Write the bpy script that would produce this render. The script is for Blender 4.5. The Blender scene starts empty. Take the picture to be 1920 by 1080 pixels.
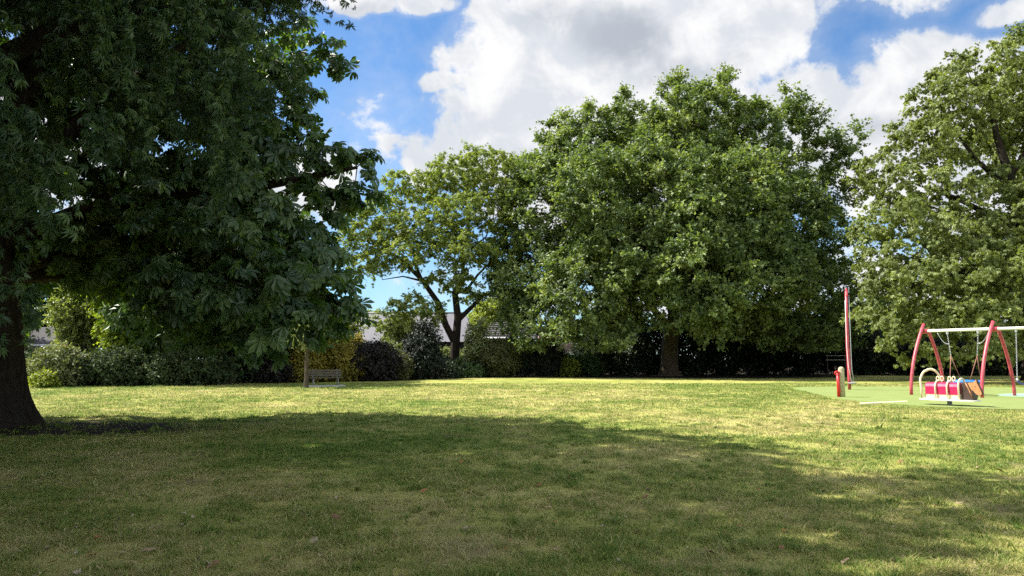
import bpy, bmesh, math, random
import numpy as np
from mathutils import Vector, Matrix
R = math.radians
random.seed(3)
SC = bpy.context.scene
COL = SC.collection

# ------------------------------------------------------------------ camera
F = 1346.0                      # focal length in pixels of a 1920 wide frame
PITCH = math.atan(132 / F)
EYE = 1.6
cam = bpy.data.cameras.new('camera')
cam.sensor_width = 36
cam.lens = 36 * F / 1920
cam.clip_start = 0.1
cam.clip_end = 5000
camo = bpy.data.objects.new('camera', cam)
COL.objects.link(camo)
camo.location = (0, 0, EYE)
camo.rotation_euler = (math.pi / 2 + PITCH, 0, 0)
SC.camera = camo

# ------------------------------------------------------------------ render
SC.view_settings.view_transform = 'Standard'
SC.view_settings.look = 'None'
SC.view_settings.gamma = 1
SC.view_settings.use_curve_mapping = False
EXPOSURE = 1.35
SC.view_settings.exposure = EXPOSURE
SC.cycles.max_bounces = 7
SC.cycles.diffuse_bounces = 3
SC.cycles.glossy_bounces = 2
SC.cycles.transmission_bounces = 4
SC.cycles.use_denoising = False
SC.cycles.sample_clamp_indirect = 6

# ------------------------------------------------------------------ sun and sky
SUN_EL = 50.0
SUN_AHEAD = 14.0                # degrees the sun stands ahead of due left
d_sun = Vector((-math.cos(R(SUN_AHEAD)) * math.cos(R(SUN_EL)), math.sin(R(SUN_AHEAD)) * math.cos(R(SUN_EL)), math.sin(R(SUN_EL))))
sl = bpy.data.lights.new('sun', 'SUN')
sl.energy = 5.0
sl.angle = R(0.55)
sl.color = (1.0, 0.95, 0.87)
so = bpy.data.objects.new('sun', sl)
so.rotation_euler = d_sun.to_track_quat('Z', 'Y').to_euler()
COL.objects.link(so)

W_ = bpy.data.worlds.new('World')
SC.world = W_
W_.use_nodes = True
SKY_STRENGTH = 0.11


class NT:
    """small helper for node trees"""
    def __init__(s, tree):
        s.t = tree
        s.n = tree.nodes
        s.l = tree.links

    def node(s, kind, **kw):
        n = s.n.new(kind)
        for k, v in kw.items():
            setattr(n, k, v)
        return n

    def link(s, a, b):
        s.l.new(a, b)

    def val(s, sock, v):
        if isinstance(v, bpy.types.NodeSocket):
            s.l.new(v, sock)
        else:
            sock.default_value = v

    def math(s, op, a, b=None, c=None, clamp=False):
        n = s.n.new('ShaderNodeMath')
        n.operation = op
        n.use_clamp = clamp
        s.val(n.inputs[0], a)
        if b is not None:
            s.val(n.inputs[1], b)
        if c is not None:
            s.val(n.inputs[2], c)
        return n.outputs[0]

    def noise(s, vec, scale, detail=5, rough=0.55, dist=0.0):
        n = s.n.new('ShaderNodeTexNoise')
        if vec is not None:
            s.l.new(vec, n.inputs['Vector'])
        n.inputs['Scale'].default_value = scale
        n.inputs['Detail'].default_value = detail
        n.inputs['Roughness'].default_value = rough
        n.inputs['Distortion'].default_value = dist
        return n.outputs['Fac']

    def ramp(s, fac, stops, interp='LINEAR'):
        n = s.n.new('ShaderNodeValToRGB')
        n.color_ramp.interpolation = interp
        e = n.color_ramp.elements
        while len(e) < len(stops):
            e.new(0.5)
        for el, (p, c) in zip(e, stops):
            el.position = p
            el.color = (*c, 1) if len(c) == 3 else c
        s.val(n.inputs[0], fac)
        return n.outputs[0]

    def mix(s, fac, a, b, mode='MIX'):
        n = s.n.new('ShaderNodeMix')
        n.data_type = 'RGBA'
        n.blend_type = mode
        s.val(n.inputs[0], fac)
        for sock, v in ((n.inputs[6], a), (n.inputs[7], b)):
            if isinstance(v, bpy.types.NodeSocket):
                s.l.new(v, sock)
            else:
                sock.default_value = (*v, 1) if len(v) == 3 else v
        return n.outputs[2]

    def smooth(s, x, lo, hi):
        n = s.n.new('ShaderNodeMapRange')
        n.interpolation_type = 'SMOOTHSTEP'
        s.val(n.inputs['Value'], x)
        n.inputs['From Min'].default_value = lo
        n.inputs['From Max'].default_value = hi
        return n.outputs['Result']


def pix_dir(px, py):
    u = (px - 960) / F
    v = (540 - py) / F
    return Vector((u, math.cos(PITCH) - v * math.sin(PITCH), math.sin(PITCH) + v * math.cos(PITCH)))


def W(px, py, D):
    """point at depth D (metres ahead) seen towards that direction"""
    d = pix_dir(px, py)
    return Vector((d.x * D / d.y, D, EYE + d.z * D / d.y))


def G(px, py):
    """ground point"""
    d = pix_dir(px, py)
    t = -EYE / d.z
    return Vector((d.x * t, d.y * t, 0))


def build_world():
    t = NT(W_.node_tree)
    bg = W_.node_tree.nodes['Background']
    bg.inputs['Strength'].default_value = SKY_STRENGTH
    sky = t.node('ShaderNodeTexSky')
    sky.sky_type = 'NISHITA'
    sky.sun_disc = False
    sky.sun_elevation = R(SUN_EL)
    sky.sun_rotation = R(-(90 - SUN_AHEAD))
    sky.air_density = 1.0
    sky.dust_density = 0.35
    sky.ozone_density = 2.2
    tc = t.node('ShaderNodeTexCoord')
    dirv = tc.outputs['Generated']
    sep = t.node('ShaderNodeSeparateXYZ')
    t.link(dirv, sep.inputs[0])
    X, Y, Z = sep.outputs
    az = t.math('ARCTAN2', X, Y)
    el = t.math('ARCSINE', Z)
    # warp the coordinates so the outline billows
    wn = t.node('ShaderNodeTexNoise')
    t.link(dirv, wn.inputs['Vector'])
    wn.inputs['Scale'].default_value = 5.0
    wn.inputs['Detail'].default_value = 3
    ws = t.node('ShaderNodeSeparateColor')
    t.link(wn.outputs['Color'], ws.inputs[0])
    az2 = t.math('MULTIPLY_ADD', t.math('SUBTRACT', ws.outputs[0], 0.5), 0.16, az)
    el2 = t.math('MULTIPLY_ADD', t.math('SUBTRACT', ws.outputs[1], 0.5), 0.12, el)

    def blobs(lst, a, e):
        cur = None
        for px, py, rx, ry, w in lst:
            d = pix_dir(px, py).normalized()
            ca, ce = math.atan2(d.x, d.y), math.asin(d.z)
            da = t.math('DIVIDE', t.math('SUBTRACT', a, ca), rx / F)
            de = t.math('DIVIDE', t.math('SUBTRACT', e, ce), ry / F)
            r2 = t.math('ADD', t.math('MULTIPLY', da, da), t.math('MULTIPLY', de, de))
            b = t.math('MULTIPLY', t.math('SUBTRACT', 1.0, r2), w)
            cur = b if cur is None else t.math('SMOOTH_MAX', cur, b, 0.25)
        return cur
    cl = [(1180, 90, 330, 190, 1.0), (1010, 190, 190, 130, 1.0), (930, 270, 170, 95, .9), (1350, 40, 130, 90, .9),
          (1050, 330, 240, 110, .9), (870, 215, 110, 30, .6), (830, 175, 70, 26, .7), (940, 40, 70, 45, .8), (900, 120, 110, 50, .6),
          (650, 8, 85, 30, .75), (770, 22, 90, 22, .5), (700, 250, 110, 60, .16),
          (600, 350, 110, 75, .9), (670, 330, 60, 60, .6),
          (1720, 170, 150, 95, 1.0), (1580, 230, 130, 80, .9), (1470, 200, 130, 60, .9), (1840, 150, 110, 70, .9), (1420, 300, 300, 110, .9), (1750, 330, 260, 120, .9),
          (800, 300, 120, 60, .5), (1497, 30, 34, 26, .65), (1900, 12, 75, 28, .8), (1800, -60, 200, 40, .4),
          (400, -350, 600, 200, .9), (1300, -520, 800, 260, .9), (-300, 200, 400, 200, .6), (2300, 200, 300, 160, .7), (1700, 560, 500, 110, .55), (1000, 560, 300, 60, .35)]
    m = blobs(cl, az2, el2)
    # elsewhere in the sky, scattered cloud of the same sort
    far = t.smooth(t.noise(dirv, 2.2, 4), 0.42, 0.56)
    behind = t.smooth(t.math('MULTIPLY', Y, -1.0), -0.25, 0.15)
    m = t.math('MAXIMUM', m, t.math('SUBTRACT', t.math('MULTIPLY', far, behind), 0.3))
    f1 = t.noise(dirv, 9.0, 9, 0.62, 0.25)
    f2 = t.noise(dirv, 30.0, 6, 0.6, 0.2)
    fn = t.math('ADD', t.math('MULTIPLY', t.math('SUBTRACT', f1, 0.5), 2.6), t.math('MULTIPLY', t.math('SUBTRACT', f2, 0.5), 0.7))
    dens = t.math('ADD', m, fn)
    cover = t.smooth(dens, -0.02, 0.42)
    wisp = t.math('MULTIPLY', t.smooth(dens, -0.7, 0.4), 0.28)
    wisp = t.math('MULTIPLY', wisp, t.smooth(m, -1.4, 0.3))
    cover = t.math('MAXIMUM', cover, wisp)
    # self shading of the cloud: thick middle parts are grey beneath
    gb = blobs([(1200, 75, 100, 70, .85), (1100, 40, 90, 40, .4), (1300, 130, 80, 30, .4), (1640, 250, 110, 30, .4), (640, 30, 70, 16, .5)], az2, el2)
    gb = t.smooth(t.math('ADD', gb, t.math('MULTIPLY', t.math('SUBTRACT', f1, 0.5), 2.2)), -0.5, 1.0)
    relief = t.smooth(t.noise(dirv, 14.0, 7, 0.6, 0.3), 0.36, 0.64)
    c_white = t.mix(relief, (0.74, 0.78, 0.84), (1.0, 1.0, 1.0))
    c_grey = t.mix(relief, (0.50, 0.54, 0.61), (0.70, 0.73, 0.78))
    ccol = t.mix(gb, c_white, c_grey)
    k = 1.0 / (2 ** EXPOSURE) / SKY_STRENGTH
    # unseen cloud overhead and behind the viewer is boosted as fill for the shade
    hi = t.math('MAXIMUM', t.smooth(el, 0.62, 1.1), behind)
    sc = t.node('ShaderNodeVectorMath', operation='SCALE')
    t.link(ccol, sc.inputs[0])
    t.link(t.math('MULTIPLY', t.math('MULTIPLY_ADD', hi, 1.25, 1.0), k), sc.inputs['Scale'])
    skyc = t.node('ShaderNodeVectorMath', operation='MULTIPLY')
    t.link(sky.outputs[0], skyc.inputs[0])
    skyc.inputs[1].default_value = (0.36, 0.53, 0.66)
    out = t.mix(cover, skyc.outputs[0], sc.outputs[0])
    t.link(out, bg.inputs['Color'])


build_world()

# ------------------------------------------------------------------ helpers


def tag(o, label=None, cat=None, group=None, kind=None):
    if label:
        o['label'] = label
    if cat:
        o['category'] = cat
    if group:
        o['group'] = group
    if kind:
        o['kind'] = kind
    return o


def empty(name, loc=(0, 0, 0), rz=0.0):
    o = bpy.data.objects.new(name, None)
    COL.objects.link(o)
    o.location = loc
    o.rotation_euler = (0, 0, rz)
    o.empty_display_size = 0.2
    return o


def thing(name, label, cat, loc=(0, 0, 0), rz=0.0, group=None):
    return tag(empty(name, loc, rz), label, cat, group)


def link_mesh(name, me, mat, parent=None):
    o = bpy.data.objects.new(name, me)
    if mat:
        me.materials.append(mat)
    COL.objects.link(o)
    if parent:
        o.parent = parent
    return o


def np_mesh(name, V, idx, k, mat, parent=None, attrs=None, smooth=False):
    """V (n,3); idx flat polygon indices, each polygon of k corners"""
    me = bpy.data.meshes.new(name)
    V = np.ascontiguousarray(V, dtype=np.float32)
    idx = np.ascontiguousarray(idx, dtype=np.int32).ravel()
    nf = len(idx) // k
    me.vertices.add(len(V))
    me.vertices.foreach_set('co', V.ravel())
    me.loops.add(len(idx))
    me.loops.foreach_set('vertex_index', idx)
    me.polygons.add(nf)
    me.polygons.foreach_set('loop_start', np.arange(0, nf * k, k, dtype=np.int32))
    me.polygons.foreach_set('use_smooth', np.full(nf, smooth, dtype=bool))
    for an, av in (attrs or {}).items():
        a = me.attributes.new(an, 'FLOAT', 'POINT')
        a.data.foreach_set('value', np.ascontiguousarray(av, dtype=np.float32))
    me.update()
    return link_mesh(name, me, mat, parent)


class MB:
    """mesh builder of boxes, tubes and so on"""
    def __init__(s):
        s.bm = bmesh.new()

    def box(s, c, size, rot=None, bevel=0.0):
        r = bmesh.ops.create_cube(s.bm, size=1.0)
        vs = r['verts']
        M = Matrix.Translation(Vector(c)) @ (rot.to_4x4() if rot is not None else Matrix.Identity(4)) @ Matrix.Diagonal((*size, 1))
        bmesh.ops.transform(s.bm, matrix=M, verts=vs)
        if bevel:
            es = list({e for v in vs for e in v.link_edges})
            bmesh.ops.bevel(s.bm, geom=es, offset=bevel, segments=2, affect='EDGES', profile=0.6)
        return s

    def tube(s, pts, rad, n=10, caps=True, squash=1.0):
        pts = [Vector(p) for p in pts]
        rads = rad if isinstance(rad, (list, tuple)) else [rad] * len(pts)
        rings = []
        ref = None
        for i, p in enumerate(pts):
            a = pts[max(0, i - 1)]
            b = pts[min(len(pts) - 1, i + 1)]
            tdir = (b - a).normalized()
            if ref is None:
                ref = Vector((0, 0, 1)) if abs(tdir.z) < 0.9 else Vector((1, 0, 0))
            x = (ref - tdir * ref.dot(tdir)).normalized()
            ref = x
            y = tdir.cross(x)
            rings.append([s.bm.verts.new(p + (x * math.cos(2 * math.pi * k / n) + y * squash * math.sin(2 * math.pi * k / n)) * rads[i]) for k in range(n)])
        for r0, r1 in zip(rings, rings[1:]):
            for k in range(n):
                f = s.bm.faces.new((r0[k], r0[(k + 1) % n], r1[(k + 1) % n], r1[k]))
                f.smooth = True
        if caps:
            s.bm.faces.new(rings[0][::-1])
            s.bm.faces.new(rings[-1])
        return s

    def prism(s, prof, y0, y1, axis='y', bevel=0.0):
        """closed (a,b) outline extruded along an axis: 'y': a=x,b=z ; 'x': a=y,b=z ; 'z': a=x,b=y"""
        def mk(a, b, t):
            return {'y': (a, t, b), 'x': (t, a, b), 'z': (a, b, t)}[axis]
        v0 = [s.bm.verts.new(mk(a, b, y0)) for a, b in prof]
        v1 = [s.bm.verts.new(mk(a, b, y1)) for a, b in prof]
        n = len(prof)
        fs = [s.bm.faces.new(v0[::-1]), s.bm.faces.new(v1)]
        for k in range(n):
            fs.append(s.bm.faces.new((v0[k], v0[(k + 1) % n], v1[(k + 1) % n], v1[k])))
        if bevel:
            es = [e for f in fs[:2] for e in f.edges]
            bmesh.ops.bevel(s.bm, geom=es, offset=bevel, segments=2, affect='EDGES', profile=0.6)
        return s

    def quad(s, *p):
        s.bm.faces.new([s.bm.verts.new(q) for q in p])
        return s

    def build(s, name, mat, parent=None):
        me = bpy.data.meshes.new(name)
        bmesh.ops.recalc_face_normals(s.bm, faces=s.bm.faces)
        s.bm.to_mesh(me)
        s.bm.free()
        return link_mesh(name, me, mat, parent)


_tab = np.random.RandomState(11).rand(256, 256)


def vnoise(x, y, seed=0):
    x = np.asarray(x, dtype=np.float64) + seed * 37.7
    y = np.asarray(y, dtype=np.float64) + seed * 91.3
    xi = np.floor(x).astype(int)
    yi = np.floor(y).astype(int)
    fx = x - xi
    fy = y - yi
    fx = fx * fx * (3 - 2 * fx)
    fy = fy * fy * (3 - 2 * fy)
    a = _tab[xi & 255, yi & 255]
    b = _tab[(xi + 1) & 255, yi & 255]
    c = _tab[xi & 255, (yi + 1) & 255]
    d = _tab[(xi + 1) & 255, (yi + 1) & 255]
    return (a * (1 - fx) + b * fx) * (1 - fy) + (c * (1 - fx) + d * fx) * fy


def fbm(x, y, seed=0, oct=4):
    s = 0
    a = 0.5
    n = 0
    for i in range(oct):
        s = s + a * vnoise(x * 2 ** i, y * 2 ** i, seed + i)
        n += a
        a *= 0.55
    return s / n


# ------------------------------------------------------------------ materials


def new_mat(name):
    m = bpy.data.materials.new(name)
    m.use_nodes = True
    t = NT(m.node_tree)
    b = m.node_tree.nodes['Principled BSDF']
    return m, t, b


def paint(name, col, rough=0.45, var=0.12, scale=8.0, metal=0.0, bump=0.0, spec=0.5, dark=None):
    m, t, b = new_mat(name)
    tc = t.node('ShaderNodeTexCoord')
    n = t.noise(tc.outputs['Object'], scale, 6, 0.6)
    dk = dark or tuple(c * (1 - 2 * var) for c in col)
    lt = tuple(min(1, c * (1 + var)) for c in col)
    c = t.ramp(n, [(0.3, dk), (0.7, lt)])
    t.link(c, b.inputs['Base Color'])
    b.inputs['Metallic'].default_value = metal
    b.inputs['Specular IOR Level'].default_value = spec
    rn = t.math('MULTIPLY_ADD', n, 0.25, rough - 0.12)
    t.link(rn, b.inputs['Roughness'])
    if bump:
        bp = t.node('ShaderNodeBump')
        bp.inputs['Strength'].default_value = bump
        bp.inputs['Distance'].default_value = 0.02
        t.link(t.noise(tc.outputs['Object'], scale * 5, 5), bp.inputs['Height'])
        t.link(bp.outputs[0], b.inputs['Normal'])
    return m


def leaf_mat(name, dark, mid, light, rare=None, transl=0.35, rough=0.5, tcol=None, spec=0.35, rare_at=0.95):
    m, t, b = new_mat(name)
    dark, mid, light = [tuple(0.88 * q for q in c) for c in (dark, mid, light)]
    at = t.node('ShaderNodeAttribute', attribute_name='rnd')
    stops = [(0.0, dark), (0.5, mid), (0.86, light)]
    if rare:
        stops += [(rare_at, light), (min(1, rare_at + 0.02), rare)]
    c = t.ramp(at.outputs['Fac'], stops)
    t.link(c, b.inputs['Base Color'])
    b.inputs['Roughness'].default_value = rough
    b.inputs['Specular IOR Level'].default_value = spec
    tr = t.node('ShaderNodeBsdfTranslucent')
    tc = t.mix(1.0, c, tcol or (1.25, 1.25, 0.45), 'MULTIPLY')
    sc = t.node('ShaderNodeVectorMath', operation='SCALE')
    t.link(tc, sc.inputs[0])
    sc.inputs['Scale'].default_value = 1.5
    t.link(sc.outputs[0], tr.inputs['Color'])
    mx = t.node('ShaderNodeMixShader')
    mx.inputs[0].default_value = transl
    t.link(b.outputs[0], mx.inputs[1])
    t.link(tr.outputs[0], mx.inputs[2])
    t.link(mx.outputs[0], m.node_tree.nodes['Material Output'].inputs[0])
    return m


def bark_mat(name, dark, light, vs=(6, 6, 1.2), bump=1.0):
    m, t, b = new_mat(name)
    tc = t.node('ShaderNodeTexCoord')
    mp = t.node('ShaderNodeMapping')
    mp.inputs['Scale'].default_value = vs
    t.link(tc.outputs['Object'], mp.inputs[0])
    n = t.noise(mp.outputs[0], 3.0, 8, 0.65, 0.6)
    t.link(t.ramp(n, [(0.32, dark), (0.68, light)]), b.inputs['Base Color'])
    b.inputs['Roughness'].default_value = 0.9
    b.inputs['Specular IOR Level'].default_value = 0.15
    bp = t.node('ShaderNodeBump')
    bp.inputs['Strength'].default_value = bump
    bp.inputs['Distance'].default_value = 0.06
    t.link(n, bp.inputs['Height'])
    t.link(bp.outputs[0], b.inputs['Normal'])
    return m


M = {}
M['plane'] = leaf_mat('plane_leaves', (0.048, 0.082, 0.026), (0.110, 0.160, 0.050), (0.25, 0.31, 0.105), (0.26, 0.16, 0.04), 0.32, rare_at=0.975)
M['midgreen'] = leaf_mat('mid_green_leaves', (0.030, 0.065, 0.018), (0.055, 0.105, 0.028), (0.10, 0.165, 0.045), None, 0.28)  # plain darker green for background trees and a few shrubs
M['robinia'] = leaf_mat('robinia_leaves', (0.10, 0.150, 0.034), (0.18, 0.235, 0.055), (0.29, 0.335, 0.10), (0.34, 0.28, 0.05), 0.40, rare_at=0.97)
M['ash'] = leaf_mat('ash_leaves', (0.095, 0.130, 0.034), (0.165, 0.205, 0.058), (0.27, 0.32, 0.11), None, 0.36)
M['narrow'] = leaf_mat('narrow_leaves', (0.018, 0.043, 0.019), (0.038, 0.080, 0.031), (0.10, 0.165, 0.058), (0.24, 0.24, 0.05), 0.22, tcol=(1.5, 1.4, 0.35), rare_at=0.975, spec=0.5)
M['chestnut'] = leaf_mat('chestnut_leaves', (0.021, 0.048, 0.020), (0.043, 0.088, 0.031), (0.095, 0.155, 0.052), (0.20, 0.20, 0.04), 0.30, tcol=(1.9, 1.9, 0.3), rare_at=0.985, rough=0.45, spec=0.5)
M['backlit'] = leaf_mat('yellow_green_leaves', (0.12, 0.17, 0.02), (0.20, 0.27, 0.03), (0.30, 0.36, 0.06), None, 0.50)
M['rhodo'] = leaf_mat('rhododendron_leaves', (0.022, 0.038, 0.016), (0.040, 0.064, 0.026), (0.085, 0.115, 0.045), (0.16, 0.12, 0.07), 0.15, rare_at=0.95, spec=0.15, rough=0.6)
M['pale'] = leaf_mat('pale_shrub_leaves', (0.08, 0.105, 0.04), (0.14, 0.17, 0.065), (0.25, 0.27, 0.12), (0.30, 0.22, 0.12), 0.25)
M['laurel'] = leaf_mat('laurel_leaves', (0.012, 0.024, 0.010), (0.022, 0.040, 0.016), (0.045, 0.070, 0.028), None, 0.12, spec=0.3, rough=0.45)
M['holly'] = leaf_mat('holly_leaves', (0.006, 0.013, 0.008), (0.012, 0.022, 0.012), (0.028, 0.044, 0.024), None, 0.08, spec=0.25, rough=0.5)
M['purple'] = leaf_mat('dark_purple_leaves', (0.009, 0.008, 0.008), (0.017, 0.014, 0.014), (0.034, 0.032, 0.024), None, 0.10, spec=0.25, tcol=(1.2, 0.9, 0.8))
M['gold'] = leaf_mat('golden_leaves', (0.11, 0.105, 0.014), (0.20, 0.175, 0.022), (0.34, 0.28, 0.045), None, 0.30)
M['olive'] = leaf_mat('clipped_olive_leaves', (0.040, 0.048, 0.014), (0.070, 0.080, 0.022), (0.115, 0.12, 0.035), None, 0.2)
M['lime'] = leaf_mat('lime_leaves', (0.13, 0.17, 0.02), (0.21, 0.26, 0.035), (0.32, 0.36, 0.06), None, 0.35)
M['greyleaf'] = leaf_mat('grey_green_leaves', (0.11, 0.14, 0.06), (0.18, 0.22, 0.095), (0.27, 0.32, 0.15), None, 0.3)
M['bark_dark'] = bark_mat('dark_bark', (0.010, 0.008, 0.006), (0.045, 0.036, 0.027))
M['bark_grey'] = bark_mat('grey_bark', (0.030, 0.025, 0.018), (0.11, 0.088, 0.065))
M['bark_brown'] = bark_mat('brown_bark', (0.04, 0.03, 0.02), (0.13, 0.10, 0.07))
M['wood'] = paint('weathered_wood', (0.085, 0.078, 0.062), 0.8, 0.25, 14, bump=0.4, spec=0.2)
M['wood_post'] = paint('pale_timber', (0.42, 0.38, 0.24), 0.75, 0.18, 10, bump=0.3, spec=0.2)
M['steel'] = paint('galvanised_steel', (0.42, 0.44, 0.45), 0.4, 0.1, 20, metal=0.6)
M['greysteel'] = paint('grey_painted_steel', (0.22, 0.23, 0.24), 0.5, 0.15, 20)
M['red'] = paint('red_paint', (0.62, 0.018, 0.022), 0.4, 0.08, 5)
M['pinkred'] = paint('faded_red_paint', (0.47, 0.060, 0.080), 0.42, 0.2, 6)
M['crimson'] = paint('crimson_rubber', (0.50, 0.012, 0.075), 0.3, 0.10, 4)
M['cream'] = paint('cream_paint', (0.68, 0.60, 0.40), 0.45, 0.08, 6)
M['creamw'] = paint('off_white_paint', (0.72, 0.70, 0.60), 0.45, 0.08, 6)
M['blue'] = paint('blue_rubber', (0.02, 0.20, 0.62), 0.45, 0.1, 6)
M['navy'] = paint('navy_rubber', (0.02, 0.035, 0.10), 0.5, 0.1, 6)
M['rope'] = paint('red_brown_rope', (0.27, 0.13, 0.10), 0.85, 0.2, 30, spec=0.1)
M['white'] = paint('white_paint', (0.78, 0.79, 0.80), 0.5, 0.05, 6)
M['horse'] = paint('brown_horse_board', (0.46, 0.22, 0.09), 0.55, 0.18, 9, spec=0.3)
M['darkbrown'] = paint('dark_brown_board', (0.05, 0.025, 0.018), 0.55, 0.2, 9)
M['concrete'] = paint('concrete', (0.40, 0.39, 0.36), 0.9, 0.15, 6, bump=0.3, spec=0.2)
M['roofgrey'] = None
M['dark'] = paint('dark_wall', (0.03, 0.03, 0.032), 0.8, 0.2, 2)
M['glass'] = paint('window_glass', (0.02, 0.025, 0.03), 0.1, 0.1, 2)


def roof_mat():
    m, t, b = new_mat('grey_sheet_roof')
    tc = t.node('ShaderNodeTexCoord')
    w = t.node('ShaderNodeTexWave')
    w.bands_direction = 'X'
    w.inputs['Scale'].default_value = 0.8
    w.inputs['Distortion'].default_value = 0.0
    t.link(tc.outputs['Object'], w.inputs['Vector'])
    n = t.noise(tc.outputs['Object'], 0.6, 7, 0.65)
    c = t.ramp(n, [(0.25, (0.105, 0.10, 0.11)), (0.75, (0.15, 0.145, 0.16))])
    seam = t.smooth(w.outputs['Fac'], 0.0, 0.06)
    c = t.mix(seam, (0.11, 0.105, 0.115), c)
    t.link(c, b.inputs['Base Color'])
    b.inputs['Roughness'].default_value = 0.6
    return m


def tile_mat():
    m, t, b = new_mat('grey_roof_tiles')
    tc = t.node('ShaderNodeTexCoord')
    n = t.noise(tc.outputs['Object'], 2.5, 7, 0.65)
    t.link(t.ramp(n, [(0.25, (0.06, 0.058, 0.058)), (0.75, (0.12, 0.115, 0.115))]), b.inputs['Base Color'])
    b.inputs['Roughness'].default_value = 1.0
    b.inputs['Specular IOR Level'].default_value = 0.05
    return m


def brick_mat(name, c1, c2, mort):
    m, t, b = new_mat(name)
    tc = t.node('ShaderNodeTexCoord')
    sp = t.node('ShaderNodeSeparateXYZ')
    t.link(tc.outputs['Object'], sp.inputs[0])
    cb = t.node('ShaderNodeCombineXYZ')
    t.link(t.math('ADD', sp.outputs[0], sp.outputs[1]), cb.inputs[0])
    t.link(sp.outputs[2], cb.inputs[1])
    br = t.node('ShaderNodeTexBrick')
    t.link(cb.outputs[0], br.inputs['Vector'])
    br.inputs['Scale'].default_value = 4.0
    br.inputs['Color1'].default_value = (*c1, 1)
    br.inputs['Color2'].default_value = (*c2, 1)
    br.inputs['Mortar'].default_value = (*mort, 1)
    br.inputs['Mortar Size'].default_value = 0.03
    br.inputs['Row Height'].default_value = 0.3
    br.inputs['Brick Width'].default_value = 0.9
    t.link(br.outputs['Color'], b.inputs['Base Color'])
    b.inputs['Roughness'].default_value = 0.9
    return m


M['roof'] = roof_mat()
M['tile'] = tile_mat()
M['brickpink'] = brick_mat('pale_pink_brick', (0.42, 0.27, 0.23), (0.36, 0.23, 0.19), (0.40, 0.36, 0.33))
M['brickred'] = brick_mat('red_brick', (0.20, 0.08, 0.055), (0.16, 0.065, 0.05), (0.22, 0.19, 0.17))

# ------------------------------------------------------------------ the lawn
PLAY = [G(1475, 727.5), G(1520, 737), G(1560, 747), G(1640, 757), G(1760, 765), G(1935, 771), Vector((26, 20.5, 0)), Vector((34, 24, 0)), Vector((36, 34, 0)), Vector((30, 38.5, 0)), G(1905, 727.5), G(1700, 726), G(1560, 725.5)]


def in_poly(x, y, poly):
    c = np.zeros(np.shape(x), dtype=bool)
    n = len(poly)
    for i in range(n):
        x0, y0 = poly[i][0], poly[i][1]
        x1, y1 = poly[(i + 1) % n][0], poly[(i + 1) % n][1]
        cond = ((y0 > y) != (y1 > y)) & (x < (x1 - x0) * (y - y0) / (y1 - y0 + 1e-12) + x0)
        c ^= cond
    return c


def soil_amount(x, y):
    """bare earth: worn spots in the near lawn, the ring under each big tree"""
    n = fbm(x * 1.1, y * 1.1, 5) * 0.6 + fbm(x * 5, y * 5, 8) * 0.4
    s = np.clip((n - 0.56) * 6, 0, 1) * 0.85

    def worn(px, py, rx, ry, w):
        g = G(px, py)
        r = ((x - g.x) / rx) ** 2 + ((y - g.y) / ry) ** 2
        return np.clip((1.0 - r) * w + (n - 0.5) * 3.0, 0, 1) * (r < 1.6)
    for a in ((940, 1030, .8, .7, .45), (1180, 960, 1.0, .6, .3), (1520, 1060, .9, .5, .4), (720, 1060, .5, .4, .2), (1500, 930, 1.2, .7, .2)):
        s = np.maximum(s, worn(*a))
    d = np.hypot((x + 10.6) / 3.9, (y - 16.8) / 1.9)
    s = np.maximum(s, np.clip((1.08 - d) * 3.0 + (n - 0.5) * 1.6, 0, 1))
    bed = np.interp(x, [-60, -30, -16, -10, -2, 6, 20, 34, 60], [44, 42.5, 46.5, 50, 60, 63.5, 69.5, 67.5, 66])
    s = np.maximum(s, np.clip((y - bed) * 1.2 + (n - .5) * 2, 0, 1))
    d = np.hypot((x - 16) / 17.0, (y - 66) / 8.5)
    s = np.maximum(s, np.clip((1.0 - d) * 4 + (n - 0.5) * 1.2, 0, 1))
    return s


def dry_amount(x, y):
    n = fbm(x * 0.22, y * 0.22, 21) * 0.45 + fbm(x * 0.9, y * 0.9, 24) * 0.35 + fbm(x * 4.5, y * 4.5, 27) * 0.2
    return np.clip((n - 0.5) * 3.0 + 0.5, 0, 1)


def height(x, y):
    h = (fbm(x * 0.5, y * 0.5, 31) - 0.5) * 0.05 + (fbm(x * 3.0, y * 3.0, 33) - 0.5) * 0.016
    return h * np.clip((60 - np.hypot(x, y)) / 30, 0, 1)


def axis(fine0, fine1, step, ends):
    a = list(np.arange(fine0, fine1 + 1e-6, step))
    s = step
    v = fine1
    hi = []
    while v < ends:
        s *= 1.22
        v += s
        hi.append(v)
    s = step
    v = fine0
    lo = []
    while v > -ends:
        s *= 1.22
        v -= s
        lo.append(v)
    return np.array(lo[::-1] + a + hi)


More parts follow.
